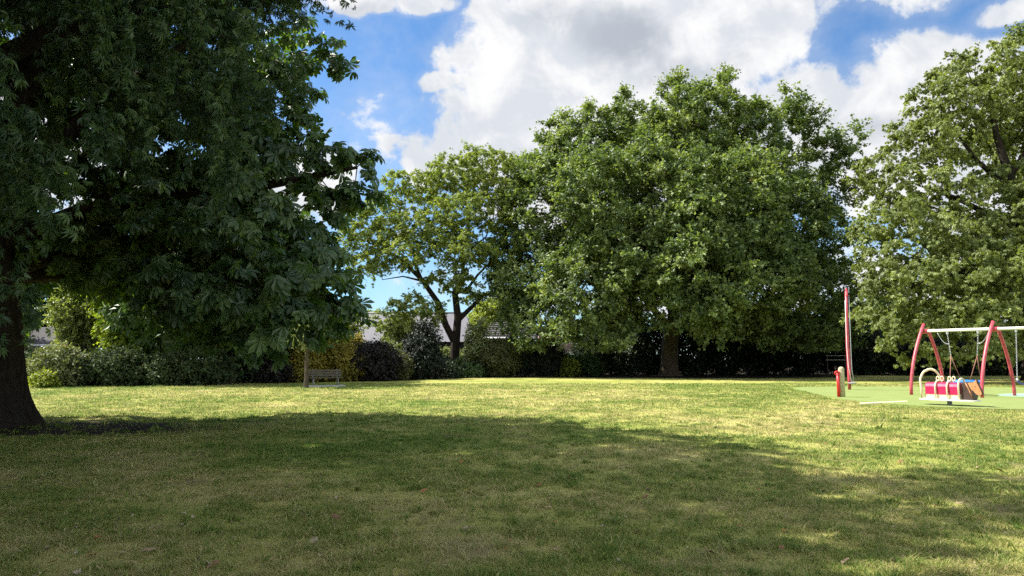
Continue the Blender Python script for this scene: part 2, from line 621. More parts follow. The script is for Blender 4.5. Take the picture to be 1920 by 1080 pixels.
def lawn_mat():
    m, t, b = new_mat('lawn_turf')
    g = t.node('ShaderNodeNewGeometry')
    P = g.outputs['Position']
    soil = t.node('ShaderNodeAttribute', attribute_name='soil').outputs['Fac']
    dry = t.node('ShaderNodeAttribute', attribute_name='dry').outputs['Fac']
    mp = t.node('ShaderNodeMapping')
    t.link(P, mp.inputs[0])
    n1 = t.noise(P, 0.35, 6, 0.6)
    n2 = t.noise(P, 6.0, 6, 0.7)
    n3 = t.noise(P, 45.0, 5, 0.75)
    mixv = t.math('ADD', t.math('MULTIPLY', dry, 0.38), t.math('ADD', t.math('MULTIPLY', n1, 0.30), t.math('MULTIPLY', n2, 0.45)))
    mixv = t.math('ADD', mixv, t.math('MULTIPLY', t.math('SUBTRACT', n3, 0.5), 0.5))
    c = t.ramp(mixv, [(0.30, (0.125, 0.165, 0.032)), (0.50, (0.225, 0.245, 0.055)), (0.66, (0.32, 0.305, 0.09)), (0.86, (0.40, 0.35, 0.15))])
    sp = t.node('ShaderNodeSeparateXYZ')
    t.link(P, sp.inputs[0])
    sn = t.ramp(n3, [(0.25, (0.06, 0.042, 0.026)), (0.6, (0.16, 0.12, 0.075)), (0.85, (0.30, 0.24, 0.15))])
    # bare earth beyond the near lawn takes a darker brown
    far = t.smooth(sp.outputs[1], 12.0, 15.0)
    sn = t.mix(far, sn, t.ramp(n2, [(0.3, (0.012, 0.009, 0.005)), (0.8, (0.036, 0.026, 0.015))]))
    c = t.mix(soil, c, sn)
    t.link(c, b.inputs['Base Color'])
    b.inputs['Roughness'].default_value = 0.95
    b.inputs['Specular IOR Level'].default_value = 0.1
    bp = t.node('ShaderNodeBump')
    bp.inputs['Strength'].default_value = 0.7
    bp.inputs['Distance'].default_value = 0.04
    hh = t.math('ADD', t.math('MULTIPLY', n2, 1.2), t.math('MULTIPLY', n3, 0.6))
    t.link(hh, bp.inputs['Height'])
    t.link(bp.outputs[0], b.inputs['Normal'])
    return m


def build_lawn():
    xs = axis(-26, 28, 0.16, 1500)
    ys = axis(-3, 70, 0.20, 1500)
    ys = ys[ys > -1500]
    X, Y = np.meshgrid(xs, ys, indexing='ij')
    nx, ny = X.shape
    Z = height(X, Y)
    V = np.stack([X.ravel(), Y.ravel(), Z.ravel()], 1)
    i = np.arange((nx - 1) * (ny - 1))
    r, c = i // (ny - 1), i % (ny - 1)
    a = r * ny + c
    F4 = np.stack([a, a + ny, a + ny + 1, a + 1], 1)
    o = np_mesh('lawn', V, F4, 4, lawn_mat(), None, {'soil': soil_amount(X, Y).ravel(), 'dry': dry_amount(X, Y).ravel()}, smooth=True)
    tag(o, kind='structure', label='wide park lawn, yellow in the sun and worn to earth in spots', cat='lawn')


build_lawn()


def grass_mat():
    m, t, b = new_mat('grass_blades')
    g = t.node('ShaderNodeNewGeometry')
    P = g.outputs['Position']
    rnd = t.node('ShaderNodeAttribute', attribute_name='rnd').outputs['Fac']
    dry = t.node('ShaderNodeAttribute', attribute_name='dry').outputs['Fac']
    v = t.math('ADD', t.math('MULTIPLY', rnd, 0.55), t.math('MULTIPLY', dry, 0.45))
    c = t.ramp(v, [(0.15, (0.085, 0.165, 0.024)), (0.42, (0.175, 0.240, 0.046)), (0.64, (0.315, 0.31, 0.095)), (0.84, (0.50, 0.43, 0.21))])
    t.link(c, b.inputs['Base Color'])
    b.inputs['Roughness'].default_value = 0.6
    b.inputs['Specular IOR Level'].default_value = 0.3
    tr = t.node('ShaderNodeBsdfTranslucent')
    t.link(c, tr.inputs['Color'])
    mx = t.node('ShaderNodeMixShader')
    mx.inputs[0].default_value = 0.45
    t.link(b.outputs[0], mx.inputs[1])
    t.link(tr.outputs[0], mx.inputs[2])
    t.link(mx.outputs[0], m.node_tree.nodes['Material Output'].inputs[0])
    return m


def build_grass():
    rs = np.random.RandomState(5)
    N = 1150000
    u = rs.rand(N)
    D0, D1 = 4.3, 46.0
    # more blades near the viewer: density falls off with distance
    D = D0 * (D1 / D0) ** (u ** 1.0)
    hx = 0.80 * D + 2.0
    x = (rs.rand(N) * 2 - 1) * hx
    y = D
    keep = rs.rand(N) < 1.0
    s = soil_amount(x, y)
    keep &= rs.rand(N) > s * 0.93
    keep &= ~in_poly(x, y, [(p.x, p.y) for p in PLAY])
    tuft = fbm(x * 2.2, y * 2.2, 41, 3)
    keep &= rs.rand(N) < np.clip(0.35 + (tuft - 0.35) * 2.6, 0.25, 1)
    x, y, D, tuft, s = x[keep], y[keep], D[keep], tuft[keep], s[keep]
    # coarse tufts and broad-leaved weeds standing a little proud of the sward
    nt_ = 1500
    tD = 4.6 * (20 / 4.6) ** rs.rand(nt_)
    tx = (rs.rand(nt_) * 2 - 1) * (0.8 * tD + 1)
    per_ = 30
    spread = np.repeat(rs.uniform(.02, .07, nt_), per_)
    ux = np.repeat(tx, per_) + rs.normal(size=nt_ * per_) * spread
    uy = np.repeat(tD, per_) + rs.normal(size=nt_ * per_) * spread
    tallk = np.repeat(rs.uniform(1.1, 2.3, nt_), per_)
    widek = np.repeat(np.where(rs.rand(nt_) < .25, 3.0, 1.2), per_)
    tint = np.repeat(rs.uniform(-.35, .1, nt_), per_)
    n0 = len(x)
    x, y, D = np.concatenate([x, ux]), np.concatenate([y, uy]), np.concatenate([D, uy])
    tuft = np.concatenate([tuft, np.full(len(ux), .5)])
    s = np.concatenate([s, np.zeros(len(ux))])
    tallk = np.concatenate([np.ones(n0), tallk])
    widek = np.concatenate([np.ones(n0), widek])
    tint = np.concatenate([np.zeros(n0), tint])
    n = len(x)
    h = (0.016 + 0.030 * rs.rand(n) ** 1.6) * (0.65 + 1.3 * np.clip(tuft - 0.3, 0, 0.5)) * (1 + 0.012 * D)
    clump = fbm(x * 7.5, y * 7.5, 47, 2)
    h *= 0.45 + 2.2 * np.clip(clump - 0.25, 0, .6)
    h *= np.where(rs.rand(n) < 0.015, 1.9, 1.0)
    w = (0.0013 + 0.0016 * rs.rand(n)) * (0.6 + 0.17 * D)
    h *= tallk / np.where(widek > 2, 1.5, 1)
    w *= widek
    a = rs.rand(n) * 2 * np.pi
    lean = h * (0.5 + 1.2 * rs.rand(n))
    la = rs.rand(n) * 2 * np.pi
    z = height(x, y)
    bx, by = np.cos(a) * w, np.sin(a) * w
    lx, ly = np.cos(la) * lean, np.sin(la) * lean
    V = np.zeros((n, 5, 3))
    V[:, 0] = np.stack([x - bx, y - by, z - 0.004], 1)
    V[:, 1] = np.stack([x + bx, y + by, z - 0.004], 1)
    V[:, 2] = np.stack([x + bx * .8 + lx * .35, y + by * .8 + ly * .35, z + h * .6], 1)
    V[:, 3] = np.stack([x - bx * .8 + lx * .35, y - by * .8 + ly * .35, z + h * .6], 1)
    V[:, 4] = np.stack([x + lx, y + ly, z + h], 1)
    base = np.arange(n)[:, None] * 5
    tri = np.concatenate([base + np.array([0, 1, 2]), base + np.array([0, 2, 3]), base + np.array([3, 2, 4])], 1)
    rnd = np.repeat(np.clip(rs.normal(0.5, 0.30, n) + (s > 0.2) * 0.1 - (clump - .5) * .5 + tint, 0, 1), 5)
    dr = np.repeat(dry_amount(x, y), 5)
    o = np_mesh('grass', V.reshape(-1, 3), tri, 3, grass_mat(), None, {'rnd': rnd, 'dry': dr})
    tag(o, 'short mown grass blades over the near lawn', 'grass', kind='stuff')


build_grass()

# ------------------------------------------------------------------ foliage engine


def T_simple(w=0.34, fold=0.07, tip=-0.10):
    V = np.array([(0, 0, 0), (.5, w, fold), (1, 0, tip), (.5, -w, fold)])
    return V, [(0, 1, 2), (0, 2, 3)]


def T_lobed():
    # maple like outline for the plane tree
    V = np.array([(0.05, 0, 0), (.30, .42, .05), (.50, .22, .04), (1.0, 0, -.12), (.50, -.22, .04), (.30, -.42, .05)])
    return V, [(0, 1, 2), (0, 2, 3), (0, 3, 4), (0, 4, 5)]


def _rot(V, az, droop):
    c, s = math.cos(az), math.sin(az)
    V = np.array(V)
    cd, sd = math.cos(droop), math.sin(droop)
    x = V[:, 0] * cd + V[:, 2] * sd
    z = -V[:, 0] * sd + V[:, 2] * cd
    V = np.stack([x, V[:, 1], z], 1)
    return np.stack([V[:, 0] * c - V[:, 1] * s, V[:, 0] * s + V[:, 1] * c, V[:, 2]], 1)


def T_rosette(n=7, w=0.10, spread=2.6, droop=0.35, seed=0):
    rs = random.Random(seed)
    VV, FF = [], []
    for i in range(n):
        a = (i / (n - 1) - 0.5) * spread
        V, Fc = T_simple(w, 0.03, -0.12)
        L = 1.0 - 0.35 * abs(a) / (spread / 2)
        V = _rot(V * np.array([L, 1, 1]), a, droop + rs.uniform(-.2, .3))
        b = len(VV) * 0 + sum(len(v) for v in VV)
        VV.append(V)
        FF += [tuple(k + b for k in f) for f in Fc]
    return np.concatenate(VV), FF


def T_palmate(n=6):
    VV, FF = [], []
    for i in range(n):
        a = (i / (n - 1) - 0.5) * 3.5
        L = 1.0 - 0.30 * (abs(a) / 1.75) ** 1.3
        w = 0.17
        V = np.array([(0.04, 0, 0), (.42, w * .62, .025), (.72, w, .02), (1.0, 0, -.10), (.72, -w, .02), (.42, -w * .62, .025), (.68, 0, -.03)]) * np.array([L, 1, 1])
        Fc = [(0, 1, 6), (1, 2, 6), (2, 3, 6), (3, 4, 6), (4, 5, 6), (5, 0, 6)]
        V = _rot(V, a, 0.42)
        b = sum(len(v) for v in VV)
        VV.append(V)
        FF += [tuple(k + b for k in f) for f in Fc]
    return np.concatenate(VV), FF


def unit(v):
    return v / (np.linalg.norm(v, axis=-1, keepdims=True) + 1e-9)


def leaves(name, tmpl, P, A, Nn, S, rnd, mat, parent):
    T, FF = tmpl
    k = len(T)
    n = len(P)
    A = unit(A)
    Nn = unit(Nn - A * (Nn * A).sum(1, keepdims=True))
    B = np.cross(Nn, A)
    V = P[:, None, :] + S[:, None, None] * (T[None, :, 0, None] * A[:, None, :] + T[None, :, 1, None] * B[:, None, :] + T[None, :, 2, None] * Nn[:, None, :])
    FF = np.array(FF)
    idx = (np.arange(n)[:, None, None] * k + FF[None]).reshape(-1)
    return np_mesh(name, V.reshape(-1, 3), idx, 3, mat, parent, {'rnd': np.repeat(rnd, k)})


def fill_lobes(lobes, spacing, rs, shell=0.55, maxn=4000, void=0.0, vs=1.0):
    """clump centres spread through the union of ellipsoids, mostly near their surface"""
    pts, outs = [], []
    vols = np.array([l[3] * l[4] * l[5] for l in lobes]) ** 0.8
    vols = vols * np.array([l[6] if len(l) > 6 else 1.0 for l in lobes])
    tries = int(maxn * 12)
    pick = rs.choice(len(lobes), size=tries, p=vols / vols.sum())
    dirs = unit(rs.normal(size=(tries, 3)))
    rad = shell + (1 - shell) * rs.rand(tries) ** 0.7
    L = np.array([l[:6] for l in lobes])
    C = L[pick, :3] + dirs * rad[:, None] * L[pick, 3:6]
    # skip points deep inside another lobe
    keep = np.ones(tries, bool)
    for j in range(len(lobes)):
        q = ((C - L[j, :3]) / L[j, 3:6])
        r = np.sqrt((q ** 2).sum(1))
        keep &= (r > shell * 0.85) | (pick == j)
    if void:
        nz = vnoise(C[:, 0] / vs + C[:, 1] * .6 / vs, C[:, 2] * .8 / vs + 7, 3) * .6 + vnoise(C[:, 1] / vs, C[:, 2] / vs * .8 + C[:, 0] * .7 / vs, 9) * .4
        keep &= nz > void
    C, dirs = C[keep], dirs[keep]
    acc = np.zeros((0, 3))
    ai = []
    for i in range(len(C)):
        if len(ai) >= maxn:
            break
        if len(acc) and ((acc - C[i]) ** 2).sum(1).min() < spacing ** 2:
            continue
        acc = np.vstack([acc, C[i]])
        ai.append(i)
    return acc, dirs[ai]


def crown(name, parent, mat, C, O, tmpl, rs, crad=1.3, twigs=9, per=9, size=0.25, up=0.4, out=0.5, droop=0.25, ldroop=0.3, nup=0.9, zmin=0.3, jit=0.10, nout=0.5, flat=1.0):
    n = len(C)
    nt = n * twigs
    c = np.repeat(C, twigs, 0)
    o = np.repeat(O, twigs, 0)
    d = unit(unit(rs.normal(size=(nt, 3))) * np.array([1, 1, flat]) + o * out + np.array([0, 0, up]))
    cr = np.repeat(crad * rs.uniform(.7, 1.3, n), twigs) * rs.uniform(.45, 1.15, nt)
    P = np.repeat(c, per, 0)
    dd = np.repeat(d, per, 0)
    L = np.repeat(cr, per)
    t = (rs.rand(nt * per) ** 0.75)
    P = P + dd * (L * t)[:, None] + rs.normal(size=P.shape) * (L * jit)[:, None]
    P[:, 2] -= droop * L * t ** 2
    A = dd * 0.7 + rs.normal(size=P.shape) * 0.55 + np.array([0, 0, -ldroop])
    oo = np.repeat(o, per, 0)
    Nn = rs.normal(size=P.shape) * 0.45 + np.array([0, 0, nup]) + oo * nout
    S = size * rs.uniform(.65, 1.25, len(P))
    cl = np.repeat(rs.rand(n), twigs * per)
    rnd = np.clip(0.62 * rs.rand(len(P)) + 0.38 * cl, 0, 1)
    ok = P[:, 2] > zmin
    return leaves(name, tmpl, P[ok], A[ok], Nn[ok], S[ok], rnd[ok], mat, parent)


def hanging(name, parent, mat, C, O, tmpl, rs, strands=5, per=14, length=1.6, size=0.14, zmin=1.2, spread=0.5, nup=0.6):
    """foliage that hangs in strands"""
    n = len(C)
    ns = n * strands
    c = np.repeat(C, strands, 0) + rs.normal(size=(ns, 3)) * spread * np.array([1, 1, .6])
    o = np.repeat(O, strands, 0)
    Ls = length * rs.uniform(.35, 1.15, ns)
    hor = unit(rs.normal(size=(ns, 3)) + o * 1.2) * np.array([1, 1, .2])
    P = np.repeat(c, per, 0)
    t = rs.rand(ns * per)
    Lr = np.repeat(Ls, per)
    hh = np.repeat(hor, per, 0)
    P = P + hh * (0.30 * Lr * np.sqrt(t))[:, None] + rs.normal(size=P.shape) * 0.055
    P[:, 2] -= Lr * t ** 1.3
    A = hh * 0.5 + rs.normal(size=P.shape) * np.array([.5, .5, .35]) + np.array([0, 0, -0.75])
    Nn = rs.normal(size=P.shape) * 0.45 + hh * 0.8 + np.array([0, 0, nup])
    S = size * rs.uniform(.55, 1.4, len(P))
    cl = np.repeat(rs.rand(n), strands * per)
    rnd = np.clip(0.6 * rs.rand(len(P)) + 0.4 * cl, 0, 1)
    ok = P[:, 2] > zmin
    return leaves(name, tmpl, P[ok], A[ok], Nn[ok], S[ok], rnd[ok], mat, parent)


def tube_np(P0, P1, R0, R1, n=6):
    """many tapered tubes at once"""
    D = unit(P1 - P0)
    ref = np.where(np.abs(D[:, 2:3]) < 0.9, np.array([[0, 0, 1.0]]), np.array([[1.0, 0, 0]]))
    X = unit(ref - D * (ref * D).sum(1, keepdims=True))
    Y = np.cross(D, X)
    a = np.arange(n) * 2 * np.pi / n
    ring = np.cos(a)[None, :, None] * X[:, None, :] + np.sin(a)[None, :, None] * Y[:, None, :]
    V0 = P0[:, None] + ring * R0[:, None, None]
    V1 = P1[:, None] + ring * R1[:, None, None]
    V = np.concatenate([V0, V1], 1).reshape(-1, 3)
    k = np.arange(n)
    f = np.stack([k, (k + 1) % n, (k + 1) % n + n, k + n], 1)
    idx = (np.arange(len(P0))[:, None, None] * 2 * n + f[None]).reshape(-1)
    return V, idx


def skeleton(name, parent, mat, seeds, C, rs, tip=0.02, power=2.3, bf=0.25, extra=None, wob=0.12, r_scale=1.0):
    """branches grown from hand-laid limbs to every clump.
    seeds: list of limbs, each [(Vector, radius), ...]; the first is the trunk"""
    pos, par, rad0 = [], [], []
    for limb in seeds:
        pi = -1
        if pos:
            d = [(Vector(p) - limb[0][0]).length for p in pos]
            pi = int(np.argmin(d))
        for i, (p, r) in enumerate(limb):
            if i and (limb[i][0] - limb[i - 1][0]).length > 0.9:
                m = 3
            else:
                m = 1
            for q in range(1, m + 1):
                if i == 0:
                    pos.append(tuple(p))
                    rad0.append(r)
                    par.append(pi)
                    pi = len(pos) - 1
                    break
                f = q / m
                pp = limb[i - 1][0].lerp(p, f)
                pos.append(tuple(pp))
                rad0.append(limb[i - 1][1] * (1 - f) + r * f)
                par.append(pi)
                pi = len(pos) - 1
    ns = len(pos)
    P = np.array(pos)
    z_low = P[0, 2] + 0.0
    plen = [0.0] * ns
    for i in range(ns):
        if par[i] >= 0:
            plen[i] = plen[par[i]] + np.linalg.norm(P[i] - P[par[i]]) * 0.3
    todo = np.array(C)
    if extra is not None and len(extra):
        todo = np.vstack([todo, extra])
    nodes = [tuple(p) for p in P]
    plen = list(plen)
    # Prim with a path length term; trunk foot excluded
    m = len(todo)
    best = np.full(m, 1e9)
    bi = np.zeros(m, int)

    def relax(k):
        d = np.linalg.norm(todo - np.array(nodes[k]), axis=1)
        cost = d + bf * plen[k]
        cost = cost + np.clip(nodes[k][2] - todo[:, 2], 0, None) * 0.15
        upd = cost < best
        best[upd] = cost[upd]
        bi[upd] = k
    hi = [i for i in range(ns) if not (i < 3 and ns > 6)]
    for k in hi:
        relax(k)
    done = np.zeros(m, bool)
    for _ in range(m):
        b = np.where(done, 1e9, best)
        j = int(np.argmin(b))
        done[j] = True
        pk = bi[j]
        # a bent middle node makes the bough curve
        a = np.array(nodes[pk])
        c = todo[j]
        L = np.linalg.norm(c - a)
        last = pk
        segs = 2 if L > 0.6 else 1
        for s in range(1, segs + 1):
            f = s / segs
            q = a * (1 - f) + c * f
            if s < segs:
                q = q + rs.normal(size=3) * L * wob + np.array([0, 0, 0.04 * L])
            nodes.append(tuple(q))
            par.append(last)
            plen.append(plen[last] + L / segs)
            rad0.append(0)
            last = len(nodes) - 1
            relax(last)
    Np = np.array(nodes)
    n = len(Np)
    rp = np.zeros(n)
    kids = np.zeros(n, int)
    for i in range(n):
        if par[i] >= 0:
            kids[par[i]] += 1
    for i in range(n - 1, -1, -1):
        r = (rp[i] ** (1 / power)) if rp[i] > 0 else tip
        r = max(r, tip)
        if i >= ns and par[i] >= 0:
            rp[par[i]] += r ** power
        rp[i] = r * r_scale
    rad = np.array([rad0[i] if i < ns else rp[i] for i in range(n)])
    for i in range(ns, n):
        if par[i] >= 0 and rad[i] > rad[par[i]] * 0.85:
            rad[i] = rad[par[i]] * 0.85
    e = [i for i in range(n) if par[i] >= 0]
    p0 = Np[[par[i] for i in e]]
    p1 = Np[e]
    r0 = np.array([rad[par[i]] if (par[i] >= ns or i < ns) else min(rad[par[i]], rad[i] * 1.3) for i in e])
    r1 = rad[e]
    p1b = p1 + unit(p1 - p0) * (r1 * 0.3)[:, None]
    V, idx = tube_np(p0, p1b, r0, r1, 8)
    return np_mesh(name, V, idx, 4, mat, parent, smooth=True)


def local(root, lobes):
    x, y, z = root
    return [(l[0] - x, l[1] - y, l[2] - z, *l[3:]) for l in lobes]


def lb(px, py, D, rx, rz, ry=None, w=1.0):
    p = W(px, py, D)
    return (p.x, p.y, p.z, rx, ry or rx, rz, w)


def shift(limbs, root):
    return [[(p - Vector(root), r) for p, r in l] for l in limbs]


def flared_trunk(name, parent, mat, path, n=40, ridges=9, seed=0, flare=0.8):
    """bark trunk with buttressed root flare; path = [(Vector, radius)] in local coordinates"""
    rs = np.random.RandomState(seed)
    pts, rad = [], []
    for i in range(len(path) - 1):
        for q in range(6):
            f = q / 6
            pts.append(path[i][0].lerp(path[i + 1][0], f))
            rad.append(path[i][1] * (1 - f) + path[i + 1][1] * f)
    pts.append(path[-1][0])
    rad.append(path[-1][1])
    a = np.arange(n) / n * 2 * np.pi
    ph = rs.rand(4) * 6.28
    V = []
    for p, r in zip(pts, rad):
        z = p.z
        fl = math.exp(-max(z, 0) / (0.55 * flare + 0.05))
        lob = 1 + 0.05 * np.sin(a * 3 + ph[0] + z * .4) + 0.035 * np.sin(a * ridges + ph[1] + z * .6) + 0.02 * np.sin(a * 17 + ph[2] + z * 1.7)
        lob += fl * (flare * 0.55 + 0.22 * np.sin(a * 5 + ph[3]))
        x = p.x + np.cos(a) * r * lob
        y = p.y + np.sin(a) * r * lob
        V.append(np.stack([x, y, np.full(n, z)], 1))
    V = np.concatenate(V)
    m = len(pts)
    i = np.arange((m - 1) * n)
    r_, c_ = i // n, i % n
    idx = np.stack([r_ * n + c_, r_ * n + (c_ + 1) % n, (r_ + 1) * n + (c_ + 1) % n, (r_ + 1) * n + c_], 1)
    return np_mesh(name, V, idx, 4, mat, parent, smooth=True)


# ------------------------------------------------------------------ big plane tree in the middle
def plane_tree():
    rs = np.random.RandomState(101)
    base = G(1255, 705)
    base.z = 0
    D = base.y
    root = thing('plane_tree', 'huge broad plane tree with a dense round green crown behind the lawn', 'tree', base)
    lobes = [
        lb(1270, 400, D + 3, 11.5, 9.5, 9), lb(1180, 285, D, 3.0, 4.6), lb(1270, 250, D - 1, 2.7, 4.2), lb(1340, 240, D, 3.0, 4.4),
        lb(1415, 275, D, 2.8, 4.4), lb(1480, 250, D + 1, 2.2, 3.6, w=.9), lb(1090, 290, D, 3.2, 4.6), lb(1050, 270, D + 1, 1.8, 2.4), lb(1030, 400, D - 2, 3.6, 5), lb(1005, 520, D - 2, 3.6, 3.8),
        lb(1100, 550, D - 6, 4.0, 3.4), lb(1190, 480, D - 8, 3.2, 3.8), lb(1120, 385, D - 7, 3.4, 4.6), lb(1215, 350, D - 8, 2.4, 4.2), lb(1310, 400, D - 9.5, 3.0, 4.6), lb(1400, 400, D - 9.5, 3.0, 4.8),
        lb(1320, 525, D - 11, 3.8, 3.4), lb(1430, 530, D - 9, 3.8, 3.6), lb(1350, 605, D - 8, 3.2, 1.4), lb(1490, 440, D - 3, 3.2, 5.2), lb(1440, 615, D - 6, 3.4, 1.3),
        lb(1515, 560, D - 3, 3.4, 2.8), lb(1540, 330, D + 3, 2.4, 3.8, w=.7), lb(1560, 450, D + 3, 2.2, 4.6, w=.5), lb(1110, 630, D - 7, 3.4, 1.3), lb(1030, 625, D - 5, 3, 1.4), lb(980, 590, D - 3, 2.2, 2.2),
        lb(965, 450, D + 1, 1.8, 4.4, w=.8), lb(985, 345, D + 1, 1.5, 2.6, w=.8), lb(1500, 635, D - 5, 3, 1.2, w=.8), lb(1200, 600, D - 7, 1.8, 1.4, w=.8)]
    # upright shoots along the top of the crown
    for (x, y, rx, rz, w) in [(1180, 165, .9, 2.0, 2.5), (1215, 205, .8, 1.5, 2), (1270, 140, 1.0, 2.2, 2.5), (1310, 165, .9, 1.8, 2), (1350, 132, 1.0, 2.2, 2.5), (1400, 190, .8, 1.6, 2), (1480, 165, 1.0, 2.0, 2.5), (1515, 185, .8, 1.5, 2),
                              (1060, 205, .9, 1.6, 2), (1105, 230, .8, 1.5, 2), (1140, 200, .7, 1.2, 2), (1570, 250, 1.1, 1.6, 1.2), (1600, 225, .9, 1.4, 1.0), (1615, 290, 1.2, 1.6, .6), (1605, 370, 1.2, 2.2, .5), (1590, 500, 1.6, 2.4, 1.0), (1600, 590, 1.5, 1.2, .9), (1570, 560, 1.5, 1.5, .9), (1020, 285, .8, 1.4, 2)]:
        lobes.append(lb(x, y + 42, D + 1, rx, rz, rx, w))
    lob = local(base, lobes)
    C1, O1 = fill_lobes([(l[0], l[1] + .8, l[2], l[3] * .82, l[4] * .82, l[5] * .82, l[6]) for l in lob], 1.5, rs, shell=0.35, maxn=620)
    C2, O2 = fill_lobes(lob, 0.98, rs, shell=0.74, maxn=1500, void=.36, vs=2.8)
    C, O = np.vstack([C1, C2]), np.vstack([O1, O2])
    cen = np.array([1.5, 0, 11])
    O = unit(O + unit(C - cen) * 0.8)
    seeds = shift([[(Vector((base.x, base.y, -0.1)), 0.95), (W(1254, 680, D), .86), (W(1256, 650, D), 0.84), (W(1262, 600, D), .7), (W(1270, 520, D), .55), (W(1275, 400, D), .4), (W(1280, 260, D), .16)],
                   [(W(1258, 640, D), .45), (W(1285, 600, D), .36), (W(1330, 540, D), .28), (W(1400, 470, D + 1), .18)],
                   [(W(1258, 620, D), .4), (W(1225, 580, D), .3), (W(1160, 500, D - 1), .22), (W(1100, 420, D), .12)],
                   [(W(1266, 560, D), .3), (W(1340, 440, D), .2), (W(1440, 330, D), .1)]], base)
    inner, _ = fill_lobes(lob[:1], 2.4, rs, shell=0.1, maxn=90)
    skeleton('branch', root, M['bark_grey'], seeds[0:1] and [[(p, r * .8) for p, r in seeds[0][2:]]] + seeds[1:], C[::2], rs, tip=0.028, extra=inner)
    flared_trunk('trunk', root, M['bark_brown'], [(Vector((0, 0, -0.1)), .72), (Vector((0, 0, .8)), .70), (seeds[0][2][0], .74), (seeds[0][3][0], .70)], flare=0.9, seed=3)
    crown('crown', root, M['plane'], C, O, T_lobed(), rs, crad=1.4, twigs=11, per=16, size=0.325, up=0.75, out=0.5, droop=0.05, ldroop=0.2, nup=0.8, nout=0.7, zmin=2.2)
    return root


# ------------------------------------------------------------------ open tree left of it
def open_tree():
    rs = np.random.RandomState(77)
    base = G(852, 705)
    D = base.y
    root = thing('robinia_tree', 'open yellow-green tree with forking dark limbs in front of the grey roof', 'tree', base)
    Q = lambda x, y, dd=0: W(600 + x / 2.25, 240 + y / 2.25, D + dd)
    L = [
        [(Vector((base.x, base.y, -.1)), .52), (Q(566, 1000), .42), (Q(568, 950), .40), (Q(572, 900), .40), (Q(582, 800), .34), (Q(568, 690), .27), (Q(600, 640), .20), (Q(606, 560), .15), (Q(598, 440), .11), (Q(560, 380), .07), (Q(530, 300), .04)],
        [(Q(568, 905), .33), (Q(530, 830, -.3), .30), (Q(500, 740, -.6), .26), (Q(430, 640, -1), .21), (Q(330, 545, -1.5), .13), (Q(280, 520, -1.5), .08), (Q(200, 480, -2), .05)],
        [(Q(430, 645, -1), .11), (Q(350, 626, -1.6), .06), (Q(262, 640, -2), .03)],
        [(Q(430, 640, -1), .14), (Q(400, 570, -.5), .10), (Q(395, 480, 0), .07), (Q(360, 400, 0), .04)],
        [(Q(584, 810), .24), (Q(640, 755, .4), .20), (Q(690, 702, .8), .17), (Q(740, 700, 1), .14), (Q(735, 640, 1.2), .10), (Q(745, 590, 1.4), .06)],
        [(Q(570, 700), .17), (Q(625, 675), .13), (Q(665, 620), .11), (Q(725, 560, .5), .09), (Q(790, 500, 1), .06), (Q(840, 440, 1), .03)],
        [(Q(604, 570), .10), (Q(650, 500, -.5), .08), (Q(700, 460, -.5), .065), (Q(730, 380, -.8), .05), (Q(740, 300, -1), .03)],
        [(Q(600, 470), .08), (Q(560, 330, .5), .05), (Q(480, 280, 1), .03)],
        [(Q(725, 560, .5), .07), (Q(690, 480, .6), .05), (Q(680, 400, .8), .03)],
    ]
    L = shift(L, base)
    o = []
    for (x, y, rx, rz, dd, w) in [(690, 440, 2.2, 1.3, -2, 1), (715, 395, 2.2, 1.3, -1, 1), (770, 345, 2.5, 1.3, 0, 1), (800, 425, 2.7, 1.6, -2, 1.1), (850, 325, 2.8, 1.6, 1, 1),
                                  (905, 305, 2.6, 1.3, 0, 1), (945, 335, 2.3, 1.8, 1, 1), (865, 395, 2.6, 1.6, -2, 1), (925, 395, 2.2, 1.8, -1, 1), (965, 420, 1.8, 2.4, 1, .8),
                                  (760, 475, 2.4, 1.1, -3, 1), (690, 490, 2.3, 1.2, -2, 1), (870, 465, 2.6, 1.4, -3, 1), (935, 470, 2.2, 1.5, 0, .8), (850, 520, 2.2, 1.0, -2, .9),
                                  (940, 545, 1.5, .9, 1, .7), (775, 575, 2.1, 1.0, -3, 1), (735, 600, 1.7, 1.2, -3, .9), (820, 590, 1.3, .7, -2, .7), (880, 555, 1.5, .6, 0, .5), (660, 420, 1.6, 1.6, -2, .8), (650, 470, 1.5, 1.6, -2, .8), (900, 350, 3, 1.5, 2, .8), (820, 365, 2.3, 1.2, 2, .7),
                                  (985, 340, 1.2, 1.6, 1, .5), (730, 435, 2.0, 1.2, 1, .9), (840, 440, 2.5, 1.5, 1, .9)]:
        o.append(lb(x, y, D + dd, rx, rz, rx * 1.1, w))
    lob = local(base, o)
    C, O = fill_lobes(lob, 0.9, rs, shell=0.4, maxn=660)
    skeleton('branch', root, M['bark_dark'], L[0:1] and [L[0][2:]] + L[1:], C[::2], rs, tip=0.015, bf=0.35)
    flared_trunk('trunk', root, M['bark_dark'], [(Vector((0, 0, -.1)), .44), (L[0][1][0], .42), (L[0][2][0], .42), (L[0][3][0], .42)], flare=.35, seed=8, n=28)
    crown('crown', root, M['robinia'], C, O, T_rosette(5, 0.16, 2.6, .2), rs, crad=0.9, twigs=8, per=8, size=0.25, up=0.15, out=0.4, droop=0.3, ldroop=0.35, nup=1.0, zmin=2.0, flat=.7)
    return root


